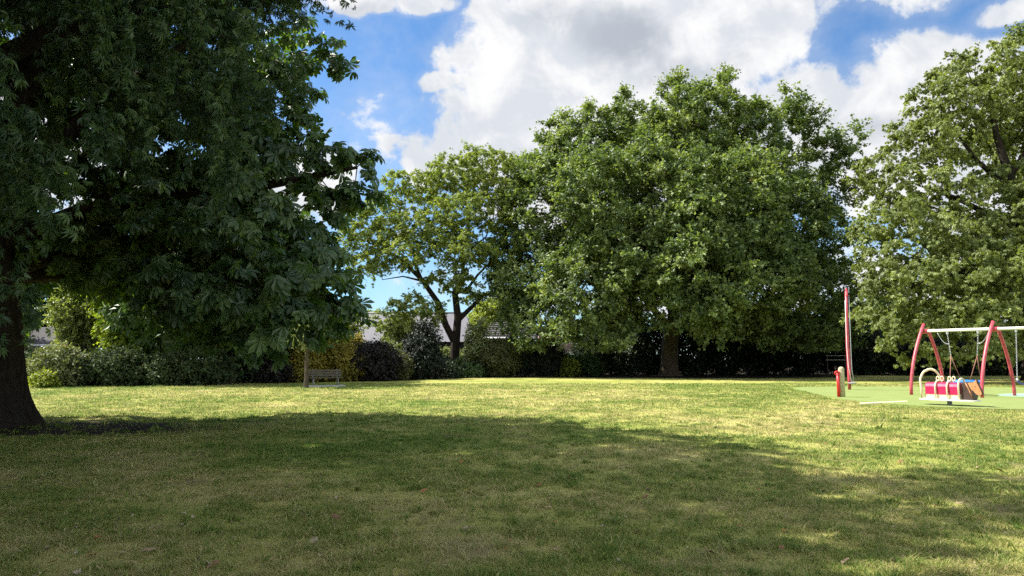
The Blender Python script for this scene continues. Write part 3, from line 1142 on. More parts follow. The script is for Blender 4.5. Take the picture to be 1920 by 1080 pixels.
# ------------------------------------------------------------------ ash like tree at the right edge
def right_tree():
    rs = np.random.RandomState(55)
    base = Vector((37.5, 52.0, 0))
    D = base.y
    root = thing('ash_tree', 'tall light green tree with layered drooping foliage behind the swings', 'tree', base)
    o = []
    for (x, y, rx, rz, dd, w) in [(1790, 190, 3.4, 1.8, 0, 1), (1860, 130, 3.4, 2.0, 0, 1), (1950, 110, 4.2, 2.4, 0, 1), (1730, 260, 2.6, 1.6, -1, 1), (1810, 270, 2.6, 1.2, 2, .8), (1720, 340, 2.8, 1.4, -2, 1), (1800, 370, 3.0, 1.2, -2, .9),
                                  (1900, 220, 3.0, 1.5, 1, .8), (1900, 330, 3.0, 1.3, 0, .7), (1680, 400, 2.7, 1.2, -3, 1), (1770, 440, 3.0, 1.2, -4, 1), (1860, 440, 3, 1.3, -3, .9), (1660, 470, 2.2, 1.2, -3, .9),
                                  (1710, 520, 3.0, 1.4, -5, 1), (1820, 510, 3.2, 1.5, -6, 1.1), (1910, 500, 3.2, 1.6, -5, 1), (1690, 590, 2.4, 1.4, -5, 1), (1790, 590, 3.2, 1.5, -6, 1.1), (1890, 590, 3.2, 1.6, -6, 1.1),
                                  (1680, 650, 1.6, .9, -5, .8), (1960, 400, 3.5, 3, -3, 1), (1640, 330, 1.5, 1.6, 0, .7), (1645, 560, 1.6, 1.4, -2, 1), (1640, 420, 1.3, 1.3, -2, .8), (1740, 170, 2, 1.2, 1, .7),
                                  (2050, 200, 5, 4, 0, 1), (2080, 400, 5, 4, -2, 1), (2020, 560, 4, 2.5, -4, 1), (2150, 550, 4, 2.5, -2, .6), (2180, 300, 4, 4, 0, .8), (1850, 640, 2.6, .8, -6, .8), (1760, 645, 2, .7, -6, .6),
                                  (1950, 250, 5, 4, 6, .6), (1850, 480, 5, 4, 5, .7), (1750, 560, 4, 2.5, 3, .8)]:
        o.append(lb(x, y, D + dd, rx, rz, rx, w))
    lob = local(base, o)
    C, O = fill_lobes(lob, 0.95, rs, shell=0.4, maxn=1150)
    mk = lambda *a: [(W(x, y, D + dd), r) for x, y, dd, r in a]
    L = [[(Vector((base.x, base.y, -.1)), .7), (base + Vector((0, 0, 2)), .6), (base + Vector((.2, 0, 4)), .58)] + mk((1925, 480, 0, .5), (1905, 380, 0, .42), (1893, 330, 0, .34), (1870, 260, 0, .22), (1850, 160, 0, .1)),
         mk((1915, 440, 0, .3), (1850, 400, -1, .22), (1790, 370, -2, .15), (1730, 350, -2, .08)),
         mk((1900, 360, 0, .24), (1830, 300, 0, .16), (1780, 230, 0, .08)),
         mk((1925, 470, 0, .3), (1850, 500, -2, .2), (1760, 520, -4, .12)),
         mk((1893, 330, 0, .25), (1950, 250, 0, .2), (1990, 160, 0, .1))]
    L = shift(L, base)
    skeleton('branch', root, M['bark_dark'], [L[0][2:]] + L[1:], C[::2], rs, tip=0.02, bf=0.3)
    flared_trunk('trunk', root, M['bark_dark'], [(Vector((0, 0, -.1)), .62), (L[0][1][0], .58), (L[0][2][0], .58), (L[0][3][0], .5)], flare=.5, seed=12, n=28)
    crown('crown', root, M['ash'], C, O, T_rosette(5, 0.20, 2.8, .45), rs, crad=1.15, twigs=10, per=9, size=0.27, up=0.05, out=0.45, droop=0.45, ldroop=0.6, nup=1.0, zmin=1.0, flat=.6)
    return root


# ------------------------------------------------------------------ horse chestnut, its trunk at the left edge
def chestnut():
    rs = np.random.RandomState(33)
    base = Vector((-12.35, 17.0, 0))
    D = base.y
    root = thing('chestnut_tree', 'dark horse chestnut with broad drooping leaves and thick flared trunk at the left edge', 'tree', base)
    o = []
    for (x, y, rx, rz, dd, w) in [(470, 430, 1.7, 1.2, -.5, 1), (560, 480, 1.2, 1.1, -.5, 1), (400, 500, 1.6, 1.1, -1, 1), (600, 560, .85, .9, -.8, 1), (520, 570, 1.4, .8, -1.5, 1.1), (580, 625, .9, .4, -1.5, 1.1),
                                  (490, 635, 1.2, .42, -1.5, 1), (400, 590, 1.3, .7, -1.2, 1), (330, 520, 1.3, 1.0, -.5, 1), (620, 620, .5, .35, -1.2, .8), (640, 545, .3, .6, -.6, 2), (580, 460, .6, .6, 0, .8),
                                  (360, 400, 2.0, 1.6, .5, 1), (460, 320, 1.8, 1.4, .5, 1), (560, 400, 1.0, 1.0, 0, .9), (590, 290, .6, .4, 0, 1.6), (635, 280, .55, .3, 0, 3), (672, 305, .4, .3, 0, 3.5), (695, 345, .2, .3, 0, 3), (640, 385, .35, .4, .2, 2), (600, 345, .5, .3, .2, 1.2), (650, 330, .35, .2, 0, 1.5), 
                                  (600, 110, .5, .5, .5, .5), (530, 60, .7, .9, 1, .7), (515, 190, 1.0, 1.2, 1, .8), (625, 90, .25, .2, .5, 2),
                                  (250, 420, 2, 1.8, 1.5, .9), (150, 380, 2, 2, 1, .8), (60, 350, 2.4, 2.2, 1, .6), (340, 615, .9, .3, 2, .7), (120, 470, 1.0, .8, 2.5, .5), (330, 300, 2.4, 2.2, 2, .8),
                                  (300, 100, 3, 2.4, 2, .6), (100, 0, 4.5, 3, 1, .4), (-250, 250, 4.5, 4, 0, .4), (-200, 600, 3, 1, 1, .2), (450, 520, 2.2, 1.6, 3, .6), (420, 620, 1.4, .3, 2, .6)]:
        o.append(lb(x, y - (22 if y > 545 else 0), D + dd, rx, rz, rx, w))
    o += [(-7.6, 15.0, 12.2, 2.6, 2.6, 1.4, 1.2), (-11.8, 13.8, 12.0, 4.0, 4.0, 2.4, .5), (-14, 17.5, 12.5, 4.5, 4.5, 2.8, .4)]
    lob = local(base, o)
    C, O = fill_lobes(lob, 0.38, rs, shell=0.45, maxn=2200, void=.30, vs=.9)
    # nothing hangs low just right of the trunk: one sees through to the sunlit lawn there
    mk = lambda *a: [(W(x, y, D + dd), r) for x, y, dd, r in a]
    L = [[(Vector((base.x, base.y, -.1)), .8), (base + Vector((0, 0, 1.4)), .66), (base + Vector((-.1, 0, 2.8)), .62), (base + Vector((-.1, 0, 4.2)), .56), (base + Vector((.1, 0, 6)), .45), (base + Vector((.4, .2, 9)), .3), (base + Vector((.5, .2, 13)), .12)],
         [(base + Vector((0, 0, 3.6)), .26), (base + Vector((2.0, .8, 4.6)), .18), (base + Vector((4.5, .5, 4.3)), .13), (base + Vector((6.4, -.4, 2.9)), .10), (base + Vector((7.6, -.8, 2.4)), .05)],
         [(base + Vector((0, 0, 4.2)), .32), (base + Vector((2.5, .2, 5.4)), .22), (base + Vector((5, 0, 5.5)), .15), (base + Vector((7.2, 0, 5.9)), .09), (base + Vector((8.6, 0, 6.2)), .04)],
         [(base + Vector((0, 0, 5.4)), .3), (base + Vector((2, .5, 8)), .2), (base + Vector((4.5, .8, 10)), .1)],
         [(base + Vector((0, 0, 3.6)), .3), (base + Vector((1.5, 2.2, 4)), .2), (base + Vector((3, 5, 4)), .12)],
         [(base + Vector((0, 0, 4.6)), .3), (base + Vector((-2.5, .2, 6.4)), .2), (base + Vector((-5, 0, 8)), .12)]]
    L = shift(L, base)
    skeleton('branch', root, M['bark_dark'], [L[0][2:]] + L[1:], C[::3], rs, tip=0.011, bf=0.3, wob=.08)
    flared_trunk('trunk', root, M['bark_dark'], [(Vector((0, 0, -.1)), .70), (L[0][1][0], .66), (L[0][2][0], .66), (L[0][3][0], .60)], flare=1.15, seed=4, n=64, ridges=11)
    crown('crown', root, M['chestnut'], C, O, T_palmate(6), rs, crad=0.48, twigs=4, per=3, size=0.30, up=0.1, out=0.6, droop=0.3, ldroop=0.75, nup=1.0, zmin=1.45, flat=.5, jit=.12, nout=0.7)
    # green conker husks among the leaves
    mb = MB()
    for i in range(46):
        k = rs.randint(len(C))
        p = C[k] + O[k] * 0.3 + np.array([0, 0, -.12])
        if p[2] < 1.6:
            continue
        bmesh.ops.create_icosphere(mb.bm, subdivisions=1, radius=0.028, matrix=Matrix.Translation(Vector(p)))
    c = mb.build('conker', paint('conker_green', (0.17, 0.20, 0.05), 0.7), root)
    c['kind'] = 'stuff'
    return root


# ------------------------------------------------------------------ the hanging narrow-leaved tree in front
def narrow_tree():
    rs = np.random.RandomState(44)
    base = Vector((-11.5, 10.5, 0))
    root = thing('weeping_tree', 'tall weeping tree with narrow leaves hanging in strands over the upper left', 'tree', base)
    o = []
    for (x, y, rx, rz, D, w) in [(480, 60, .80, 1.1, 11.5, 1), (515, 130, .30, .5, 11.5, .8), (430, 120, 1.0, 1.2, 11, 1), (330, 60, 1.2, 1.3, 11, 1), (465, 190, .6, .6, 11.5, 1), (400, 230, .8, .8, 11, .9), (490, 235, .3, .35, 11.5, .7),
                                 (230, 120, 1.0, 1.3, 10.5, .9), (290, 240, .8, .9, 10.5, .9), (210, 290, .55, .9, 10.5, .8), (170, 400, .35, .6, 10.5, .6), (270, 370, .35, .5, 10.5, .6), (330, 330, .35, .4, 10.7, .6),
                                 (100, 60, .9, 1.0, 10.5, .6), (40, 130, .6, 1.2, 10, .6), (30, 330, .5, 1.1, 10, .8), (40, 480, .32, .7, 10, .7), (60, 540, .22, .35, 10, .6), (110, 330, .5, .8, 10.5, .7), (120, 450, .3, .5, 10.5, .6), (20, 600, .15, .25, 10, .5), (170, 190, .6, .7, 11, .6),
                                 (450, -150, 1.6, 1.3, 11.5, 1), (250, -200, 2.2, 1.6, 11, .9), (0, -200, 2.5, 2, 10.5, .7), (500, -60, .7, .8, 12, .8), (-250, 100, 2.2, 3, 10, .6), (-600, -300, 5, 4, 10, .5), (-200, -600, 5, 3.4, 10, .7), (350, -450, 3, 2.4, 11, .7), (-900, 0, 3, 4, 9, .3), (-400, -300, 4, 4, 7, .4)]:
        o.append(lb(x, y, D, rx, rz, rx * 1.1, w))
    o += [(-4.0, 5.2, 11.0, 3.2, 2.0, 1.4, .9), (-7.0, 8.0, 12.0, 4.0, 3.4, 2.0, .6), (-7.5, 5.5, 11.5, 4.0, 3.5, 2.0, .4)]
    lob = local(base, o)
    C, O = fill_lobes(lob, 0.42, rs, shell=0.3, maxn=1450, void=.44, vs=.85)
    L = [[(Vector((0, 0, -.1)), .55), (Vector((0, 0, 2)), .45), (Vector((.2, 0, 4)), .42), (Vector((.5, 0, 7)), .34), (Vector((.8, 0, 11)), .2), (Vector((1, 0, 15)), .08)],
         [(Vector((.2, 0, 3.8)), .26), (Vector((2, .3, 5.4)), .2), (Vector((4, .6, 6.8)), .14), (Vector((6.4, .8, 7.4)), .07)],
         [(Vector((.5, 0, 6.5)), .22), (Vector((3.5, .5, 9)), .15), (Vector((6, 1, 10.2)), .07)],
         [(Vector((.3, 0, 5)), .2), (Vector((2, -.3, 7)), .14), (Vector((4, 0, 8.3)), .07)],
         [(Vector((.4, 0, 6)), .24), (Vector((-2, -1, 8)), .18), (Vector((-4, -2, 10)), .08)]]
    skeleton('branch', root, M['bark_dark'], [L[0][2:]] + L[1:], C[::4], rs, tip=0.008, bf=0.3, wob=.06)
    flared_trunk('trunk', root, M['bark_dark'], [(Vector((0, 0, -.1)), .5), (Vector((0, 0, 2)), .45), (Vector((.2, 0, 4)), .43)], flare=.6, seed=6, n=32)
    hanging('crown', root, M['narrow'], C, O, T_rosette(7, 0.085, 2.9, .35), rs, strands=4, per=19, length=1.15, size=0.14, zmin=1.7, spread=0.13)
    return root


# ------------------------------------------------------------------ parkland trees outside the frame whose shade falls on the lawn
def shade_tree(base, H, Rr, label, seed, mat='chestnut', n=500, size=.34):
    rs = np.random.RandomState(seed)
    root = thing('park_tree', label, 'tree', base)
    lob = [(0, 0, H * .62, Rr * .8, Rr * .8, H * .33, 1.0)]
    for k in range(7):
        a = k / 7 * 6.28 + rs.rand()
        lob.append((math.cos(a) * Rr * .6, math.sin(a) * Rr * .6, H * rs.uniform(.45, .7), Rr * .42, Rr * .42, H * .16, 1.0))
    C, O = fill_lobes(lob, 0.8, rs, shell=0.5, maxn=n)
    L = [[(Vector((0, 0, -.1)), .5), (Vector((0, 0, 2)), .42), (Vector((.1, 0, H * .35)), .36), (Vector((0, 0, H * .6)), .25), (Vector((0, 0, H * .85)), .08)]]
    skeleton('trunk', root, M['bark_dark'], L, C[::2], rs, tip=0.02)
    crown('crown', root, M[mat], C, O, T_simple(.3), rs, crad=1.1, twigs=9, per=8, size=size, up=0.2, zmin=2.2)
    return root


plane_tree()
open_tree()
right_tree()
chestnut()
narrow_tree()
shade_tree(Vector((-11.5, 4.0, 0)), 14.5, 6.5, 'leafy park tree just outside the left of the view, shading the near lawn', 201, n=800, size=.38)
shade_tree(Vector((-17.5, 13.5, 0)), 15.0, 5.0, 'leafy park tree beyond the left edge behind the weeping tree', 203)
shade_tree(Vector((-7.2, -1.2, 0)), 13.0, 5.4, 'leafy park tree close behind the viewer, shading the front of the lawn', 204, n=700, size=.38)
shade_tree(Vector((-12.0, -4.5, 0)), 13.5, 6.5, 'leafy park tree behind the viewer on the left', 202)


# ------------------------------------------------------------------ trees far back
def small_tree(name, base, H, Rr, label, mat, seed, bark='bark_grey', n=160, size=.3, crad=.9, group=None, lobes=None, cb=.3, twigs=9, per=8, tm=None, tr=.14, droop=.25, up=.3):
    rs = np.random.RandomState(seed)
    root = thing(name, label, 'tree', base, group=group)
    if lobes is None:
        lobes = [(0, 0, H * (cb + (1 - cb) * .5), Rr * .75, Rr * .75, H * (1 - cb) * .45, 1.2)]
        for k in range(6):
            a = k / 6 * 6.28 + rs.rand()
            lobes.append((math.cos(a) * Rr * .55, math.sin(a) * Rr * .55, H * rs.uniform(cb + .15, .85), Rr * .42, Rr * .42, H * .14, 1.0))
    C, O = fill_lobes(lobes, crad * .55, rs, shell=0.4, maxn=n)
    L = [[(Vector((0, 0, -.1)), tr * 1.3), (Vector((.03, 0, H * .15)), tr), (Vector((0, 0.05, H * .3)), tr * .9), (Vector((0, 0, H * .5)), tr * .7), (Vector((0, 0, H * .8)), tr * .3)]]
    skeleton('trunk', root, M[bark], L, C[::2], rs, tip=0.015)
    crown('crown', root, M[mat], C, O, tm or T_simple(.3), rs, crad=crad, twigs=twigs, per=per, size=size, up=up, droop=droop, zmin=.25)
    return root


def at(px, D):
    p = W(px, 672, D)
    return Vector((p.x, D, 0))


small_tree('round_tree', at(702, 135), 11.0, 3.2, 'small round green treetop beyond the ridge of the long grey roof', 'ash', 301, n=120, size=.5)
small_tree('lime_tree', at(925, 100), 10.0, 4.2, 'bright yellow-green tree seen behind the open tree and the tiled roof', 'lime', 302, n=260, size=.42, crad=1.1)
small_tree('birch_tree', at(965, 96), 8.0, 2.5, 'pale green tree between the tiled roof and the plane tree', 'greyleaf', 303, n=150, size=.36)
small_tree('backlit_tree', at(250, 49), 8.4, 3.3, 'sunlit yellow-green tree glowing behind the dark left canopy', 'backlit', 304, n=420, size=.20, crad=.75, cb=.12, twigs=9, per=9, tm=T_rosette(4, .2, 2.4, .3))
small_tree('maple_tree', at(150, 53), 8.5, 2.4, 'sunlit green tree right of the thick trunk, behind the long hedge', 'ash', 305, n=260, size=.24, crad=.8, cb=.2)
small_tree('golden_tree', at(630, 58), 5.3, 1.7, 'yellow-green tree with golden tips left of the grey roof', 'lime', 306, n=220, size=.26, crad=.8, cb=.25)
small_tree('wispy_tree', at(893, 62), 4.9, 1.0, 'slim wispy green tree just right of the forked trunk', 'greyleaf', 307, n=50, size=.24, crad=.7, cb=.2, tr=.07)
small_tree('grey_willow', at(748, 66), 6.2, 2.0, 'drooping grey-green tree spreading in front of the grey roof', 'greyleaf', 308, n=80, size=.26, crad=.75, cb=.35, droop=.7, up=0)
small_tree('young_tree', at(575, 39.2), 3.7, .9, 'slim grey trunk with small leafy top beside the bench', 'greyleaf', 309, n=45, size=.15, crad=.4, cb=.62, tr=.125, bark='bark_grey')
for i, (px, D, H, r, lab) in enumerate([(-60, 60, 12, 4, 'tall green tree behind the thick left trunk'), (60, 75, 13, 5, 'green tree beyond the brick house at far left'), (1640, 92, 9, 4.5, 'dark green tree behind the hedge near the tall red pole'), (1150, 90, 8, 5, 'dark green tree behind the plane tree'), (1400, 92, 9, 6, 'broad dark tree deep behind the plane tree'), (420, 80, 11, 5, 'green tree behind the middle of the chestnut'), (1800, 88, 9, 6, 'dark green tree beyond the swings'), (530, 78, 8.5, 4, 'green tree behind the yellow shrub'), (2000, 80, 10, 6, 'green tree beyond the right edge of the view'), (330, 46.5, 12.5, 4.2, 'dark tree hidden behind the lower chestnut leaves'), (435, 45.8, 12.5, 5.0, 'dark tree behind the chestnut above the bare-twigged shrub'), (520, 50.5, 11, 4, 'dark tree behind the chestnut above the purple-brown bush'), (-260, 58, 12, 5, 'green tree past the left edge behind the long hedge'), (-520, 60, 11, 5, 'farthest green tree past the left edge')]):
    small_tree('background_tree', at(px, D), H, r, lab, 'midgreen', 320 + i, n=210, size=.5, crad=1.4, cb=.12, group='trees behind the park boundary')


# ------------------------------------------------------------------ shrubs and hedges
def shrub(name, px0, px1, top, D, label, mat, seed, cat='shrub', depth=1.6, size=.17, crad=.6, n=None, tm=None, group=None, boxy=False, up=.35, per=9, cone=False):
    rs = np.random.RandomState(seed)
    x0, x1 = at(px0, D).x, at(px1, D).x
    zt = W(0, top, D).z
    base = Vector(((x0 + x1) / 2, D, 0))
    root = thing(name, label, cat, base, group=group)
    w = (x1 - x0) / 2
    m = max(1, int(round(w / max(1.1, zt * .45))))
    lobes = []
    if cone:
        lobes = [(0, 0, zt * .28, w * .95, depth, zt * .33), (0, 0, zt * .5, w * .78, depth * .8, zt * .33), (0.1, 0, zt * .72, w * .5, depth * .5, zt * .26)]
    else:
        for k in range(m):
            f = (k + .5) / m * 2 - 1
            hh = zt * (rs.uniform(.86, 1.0) if not boxy else .98) * (1 - .10 * abs(f) ** 3)
            rw = w / m * 1.25
            lobes.append((f * w * (1 - .12 / m), rs.uniform(-.2, .2), hh * .5, rw, depth, hh * .5))
            if not boxy:
                lobes.append((f * w + rs.uniform(-.3, .3) * rw, rs.uniform(-.5, 0), hh * rs.uniform(.45, .8), rw * .6, depth * .6, hh * .25))
    cr = crad
    area = (x1 - x0) * zt * 3 + (x1 - x0) * depth * 2
    n = n or int(area / (cr * .5) ** 2 * .55)
    C, O = fill_lobes(lobes, cr * .42, rs, shell=0.55, maxn=n)
    ok = C[:, 2] > 0.1
    C, O = C[ok], O[ok]
    # woody stems from the ground into the leaves
    for k in range(min(12, max(4, m * 3))):
        mb = MB()
        a = rs.uniform(-w * .8, w * .8)
        e = (a + rs.uniform(-.5, .5), rs.uniform(-.5, .5), zt * rs.uniform(.5, .8))
        mb.tube([(a, rs.uniform(-.3, .3), -.05), ((a + e[0]) / 2 + .05, e[1] * .3, e[2] * .5), e], [.035, .028, .012], 5)
        mb.build('stem', M['bark_dark'], root)
    crown('foliage', root, M[mat], C, O, tm or T_simple(.3), rs, crad=cr, twigs=7, per=per, size=size, up=up, out=.6, droop=.15, nup=.6, nout=.8, zmin=.03)
    return root


shrub('rhododendron', 82, 150, 652, 41.5, 'pale sunlit rounded shrub at the left end of the long hedge', 'pale', 401, size=.17)
shrub('rhododendron', 135, 255, 655, 42.5, 'dark green shrub right of the pale one in the long hedge', 'rhodo', 402, size=.18)
shrub('rhododendron', 240, 345, 665, 43.0, 'dark shrub in the middle of the hedge under the chestnut', 'rhodo', 403, size=.18)
shrub('rhododendron', 330, 422, 655, 43.5, 'dense dark green shrub at the right end of the long hedge', 'rhodo', 404, size=.17)
shrub('fern_clump', 72, 100, 700, 39.5, 'low bright green plants at the foot of the pale shrub', 'lime', 405, size=.14, crad=.35, depth=.6, cat='plant')
shrub('evergreen_shrub', 405, 490, 668, 47.5, 'black-green shrub left of the bare-twigged one', 'laurel', 406)
shrub('berberis_shrub', 475, 545, 662, 48.0, 'dark purple-brown bush left of the golden shrub', 'purple', 407)
shrub('golden_shrub', 536, 600, 650, 49.0, 'golden yellow shrub left of the slim trunk by the bench', 'gold', 408, size=.16, crad=.5)
shrub('golden_shrub', 590, 672, 640, 50.5, 'tall golden yellow shrub directly behind the bench', 'gold', 409, size=.16, crad=.5)
shrub('purple_shrub', 652, 738, 645, 51.5, 'dark purple shrub right of the bench', 'purple', 410)
shrub('golden_shrub', 662, 682, 628, 53.5, 'small golden sprig rising above the purple shrub', 'gold', 428, size=.15, crad=.4, depth=.5)
shrub('lime_shrub', 728, 765, 662, 53.5, 'small yellow-green shrub between the purple shrub and the holly', 'olive', 411, size=.15, crad=.45)
shrub('lime_shrub', 724, 752, 645, 56.5, 'loose grey-green shrub standing behind the small yellow-green one', 'greyleaf', 427, size=.15, crad=.45)
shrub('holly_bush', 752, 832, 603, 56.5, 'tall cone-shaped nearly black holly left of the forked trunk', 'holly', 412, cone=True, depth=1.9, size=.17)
shrub('low_shrub', 822, 862, 676, 60, 'low dark shrub at the left foot of the forked trunk', 'laurel', 413)
shrub('garden_hedge', 822, 905, 654, 72, 'pale green clipped hedge under the dark house wall', 'greyleaf', 414, cat='hedge', boxy=True, size=.2)
shrub('low_shrub', 862, 905, 684, 61, 'low mid-green shrub right of the forked trunk', 'midgreen', 415, crad=.5)
shrub('laurel_shrub', 868, 925, 662, 64.5, 'mid-green loose bush below the wispy tree', 'midgreen', 429, crad=.6)
shrub('clipped_bush', 905, 968, 636, 62, 'rounded clipped olive-green bush below the tiled roof', 'olive', 416, boxy=True, size=.13, crad=.4, depth=2.0)
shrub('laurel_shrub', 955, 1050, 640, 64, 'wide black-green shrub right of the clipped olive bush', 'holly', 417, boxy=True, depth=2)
shrub('laurel_shrub', 1035, 1120, 665, 66, 'green shrub with yellowish tips under the left side of the plane tree', 'midgreen', 418)
shrub('lime_shrub', 1048, 1080, 672, 64, 'small yellow-green shrub under the left skirt of the plane tree', 'lime', 419, crad=.45, size=.15, depth=.8)
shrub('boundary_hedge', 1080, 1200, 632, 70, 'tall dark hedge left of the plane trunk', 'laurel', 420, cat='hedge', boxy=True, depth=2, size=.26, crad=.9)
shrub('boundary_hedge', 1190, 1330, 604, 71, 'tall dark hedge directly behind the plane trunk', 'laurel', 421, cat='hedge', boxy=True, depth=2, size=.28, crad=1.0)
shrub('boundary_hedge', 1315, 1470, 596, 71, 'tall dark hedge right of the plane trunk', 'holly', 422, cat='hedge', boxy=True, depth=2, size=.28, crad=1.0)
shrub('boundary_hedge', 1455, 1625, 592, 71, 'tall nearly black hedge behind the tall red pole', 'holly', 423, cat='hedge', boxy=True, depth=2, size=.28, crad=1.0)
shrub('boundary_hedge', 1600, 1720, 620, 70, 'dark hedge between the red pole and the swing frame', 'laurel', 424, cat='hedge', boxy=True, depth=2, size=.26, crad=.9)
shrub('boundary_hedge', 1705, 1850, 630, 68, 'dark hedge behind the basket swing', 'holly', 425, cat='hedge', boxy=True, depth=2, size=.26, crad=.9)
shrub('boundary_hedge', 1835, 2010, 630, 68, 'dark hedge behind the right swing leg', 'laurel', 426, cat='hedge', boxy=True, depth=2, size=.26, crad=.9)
for i, (px0, px1, lab) in enumerate([(-160, -20, 'dark hedge left of the frame behind the chestnut trunk'), (-40, 78, 'dark hedge directly behind the chestnut trunk'), (-420, -150, 'long dark hedge beyond the left edge'), (-720, -410, 'farthest dark hedge beyond the left edge')]):
    shrub('rhododendron', px0, px1, 655, 46, lab, 'rhodo', 430 + i, size=.2)


# ------------------------------------------------------------------ houses
def long_house():
    D = 86.0
    xl, xr = at(560, D).x, at(886, D).x
    zr = W(0, 587, D + 5).z
    ze = W(0, 641, D).z
    r = thing('bungalow', 'long low bungalow with a big plain grey roof behind the open tree', 'house', ((xl + xr) / 2, D, 0))
    w = (xr - xl) / 2
    mb = MB()
    dep = 10.0
    hip = 1.2
    # roof solid: eaves rectangle to ridge line
    a = [(-w - .4, -.5, ze), (w + .4, -.5, ze), (w + .4, dep + .5, ze), (-w - .4, dep + .5, ze)]
    b = [(-w + hip, dep / 2, zr), (w - hip, dep / 2, zr)]
    bm = mb.bm
    va = [bm.verts.new(p) for p in a]
    vb = [bm.verts.new(p) for p in b]
    for f in ((va[0], va[1], vb[1], vb[0]), (va[1], va[2], vb[1]), (va[2], va[3], vb[0], vb[1]), (va[3], va[0], vb[0]), (va[3], va[2], va[1], va[0])):
        bm.faces.new(f)
    roof = mb.build('roof', M['roof'], r)
    MB().tube([(-w + hip, dep / 2, zr + .02), (w - hip, dep / 2, zr + .02)], .11, 8).build('ridge_cap', M['greysteel'], roof)
    MB().box((0, dep / 2, ze / 2 - .03), (2 * w, dep - .2, ze - .1)).build('wall', M['dark'], r)
    MB().box((-w * .25, -.62, ze - .06), (5.0, .14, .24), bevel=.02).build('fascia', M['white'], r)
    for x in (w * .3, w * .62):
        f = MB().box((x, .06, 1.55), (1.9, .08, 1.3), bevel=.02).build('window', M['greysteel'], r)
        MB().box((x, .01, 1.55), (1.7, .05, 1.1)).build('pane', M['glass'], f)


def tiled_house():
    D = 82.0
    xl, xr = at(898, D).x, at(1000, D).x
    ze = W(0, 634, D).z
    zr = W(0, 600, D + 4).z
    r = thing('tiled_house', 'small house with ribbed dark tiled roof and white gutter left of the plane tree', 'house', ((xl + xr) / 2, D, 0))
    w = (xr - xl) / 2
    dep = 8.0
    mb = MB()
    rows = 9
    # stepped tile courses on both slopes, hipped at the left
    for s in range(rows):
        f0, f1 = s / rows, (s + 1) / rows
        z0, z1 = ze + (zr - ze) * f0, ze + (zr - ze) * f1
        y0, y1 = -.4 + (dep / 2 + .4) * f0, -.4 + (dep / 2 + .4) * f1
        xa, xb = -w - .3 + 2.2 * f0, w + .3
        mb.prism([(y0, z0 + .09), (y0, z0), (dep - y0, z0), (dep - y0, z0 + .09), (dep - y1, z1), (y1, z1)], xa, xb, axis='x')
    mb.build('roof', M['tile'], r)
    MB().tube([(-w - .3, -.5, ze - .02), (w + .3, -.5, ze - .02)], .09, 8).build('gutter', M['white'], r)
    MB().box((0, dep / 2, ze / 2 - .02), (2 * w, dep - .2, ze - .08)).build('wall', M['dark'], r)
    f = MB().box((-w * .3, .06, 1.5), (1.5, .08, 1.1), bevel=.02).build('window', M['white'], r)
    MB().box((-w * .3, .01, 1.5), (1.3, .05, .9)).build('pane', M['glass'], f)


def pink_house():
    D = 92.0
    p0, p1 = at(1010, D), at(1110, D)
    r = thing('brick_house', 'pale pink brick house end with one small window beside the plane tree', 'house', ((p0.x + p1.x) / 2, D, 0))
    w = (p1.x - p0.x) / 2
    zt = W(0, 622, D).z
    MB().prism([(-w, 0), (w, 0), (w, zt), (0.3, zt + 2.2), (-w, zt)], 0, 9, axis='y').build('wall', M['brickpink'], r)
    zz = W(0, 640, D).z
    xw = at(1050, D).x - r.location.x
    f = MB().box((xw, -.03, zz), (.9, .09, .85), bevel=.02).build('window', M['white'], r)
    MB().box((xw, -.07, zz), (.74, .05, .68)).build('pane', M['glass'], f)
    MB().quad((-w - .3, -.3, zt - .15), (.3, -.3, zt + 2.3), (.3, 9.3, zt + 2.3), (-w - .3, 9.3, zt - .15)).quad((w + .3, -.3, zt - .15), (.3, -.3, zt + 2.3), (.3, 9.3, zt + 2.3), (w + .3, 9.3, zt - .15)).build('roof', M['tile'], r)


def left_house():
    D = 62.0
    p0, p1 = at(-60, D), at(112, D)
    r = thing('red_brick_house', 'dark red brick house with white fascia showing right of the thick trunk', 'house', ((p0.x + p1.x) / 2, D, 0))
    w = (p1.x - p0.x) / 2
    zt = W(0, 652, D).z
    MB().box((0, 3, zt / 2), (2 * w, 6, zt)).build('wall', M['brickred'], r)
    MB().box((0, -.1, zt + .14), (2 * w + .4, .12, .28), bevel=.02).build('fascia', M['white'], r)
    MB().prism([(-.4, zt + .05), (6.4, zt + .05), (3, zt + 1.9)], -w - .3, w + .3, axis='x').build('roof', M['tile'], r)
    for x in (w * .45, -w * .2):
        f = MB().box((x, -.03, zt * .55), (1.3, .09, 1.0), bevel=.02).build('window', M['white'], r)
        MB().box((x, -.07, zt * .55), (1.1, .05, .8)).build('pane', M['glass'], f)


long_house()
tiled_house()
pink_house()
left_house()

# pale rails in the dark of the hedge
rf = thing('rail_fence', 'short pale two-rail fence glimpsed in the dark hedge left of the tall red pole', 'fence', at(1568, 66))
for z in (W(0, 667, 66).z, W(0, 675, 66).z):
    MB().box((0, 0, z), (1.9, .05, .055), bevel=.01).build('rail', M['concrete'], rf)
for x in (-.8, .8):
    MB().box((x, .07, .95), (.07, .08, 1.9), bevel=.01).build('post', M['darkbrown'], rf)

# ------------------------------------------------------------------ playground surface


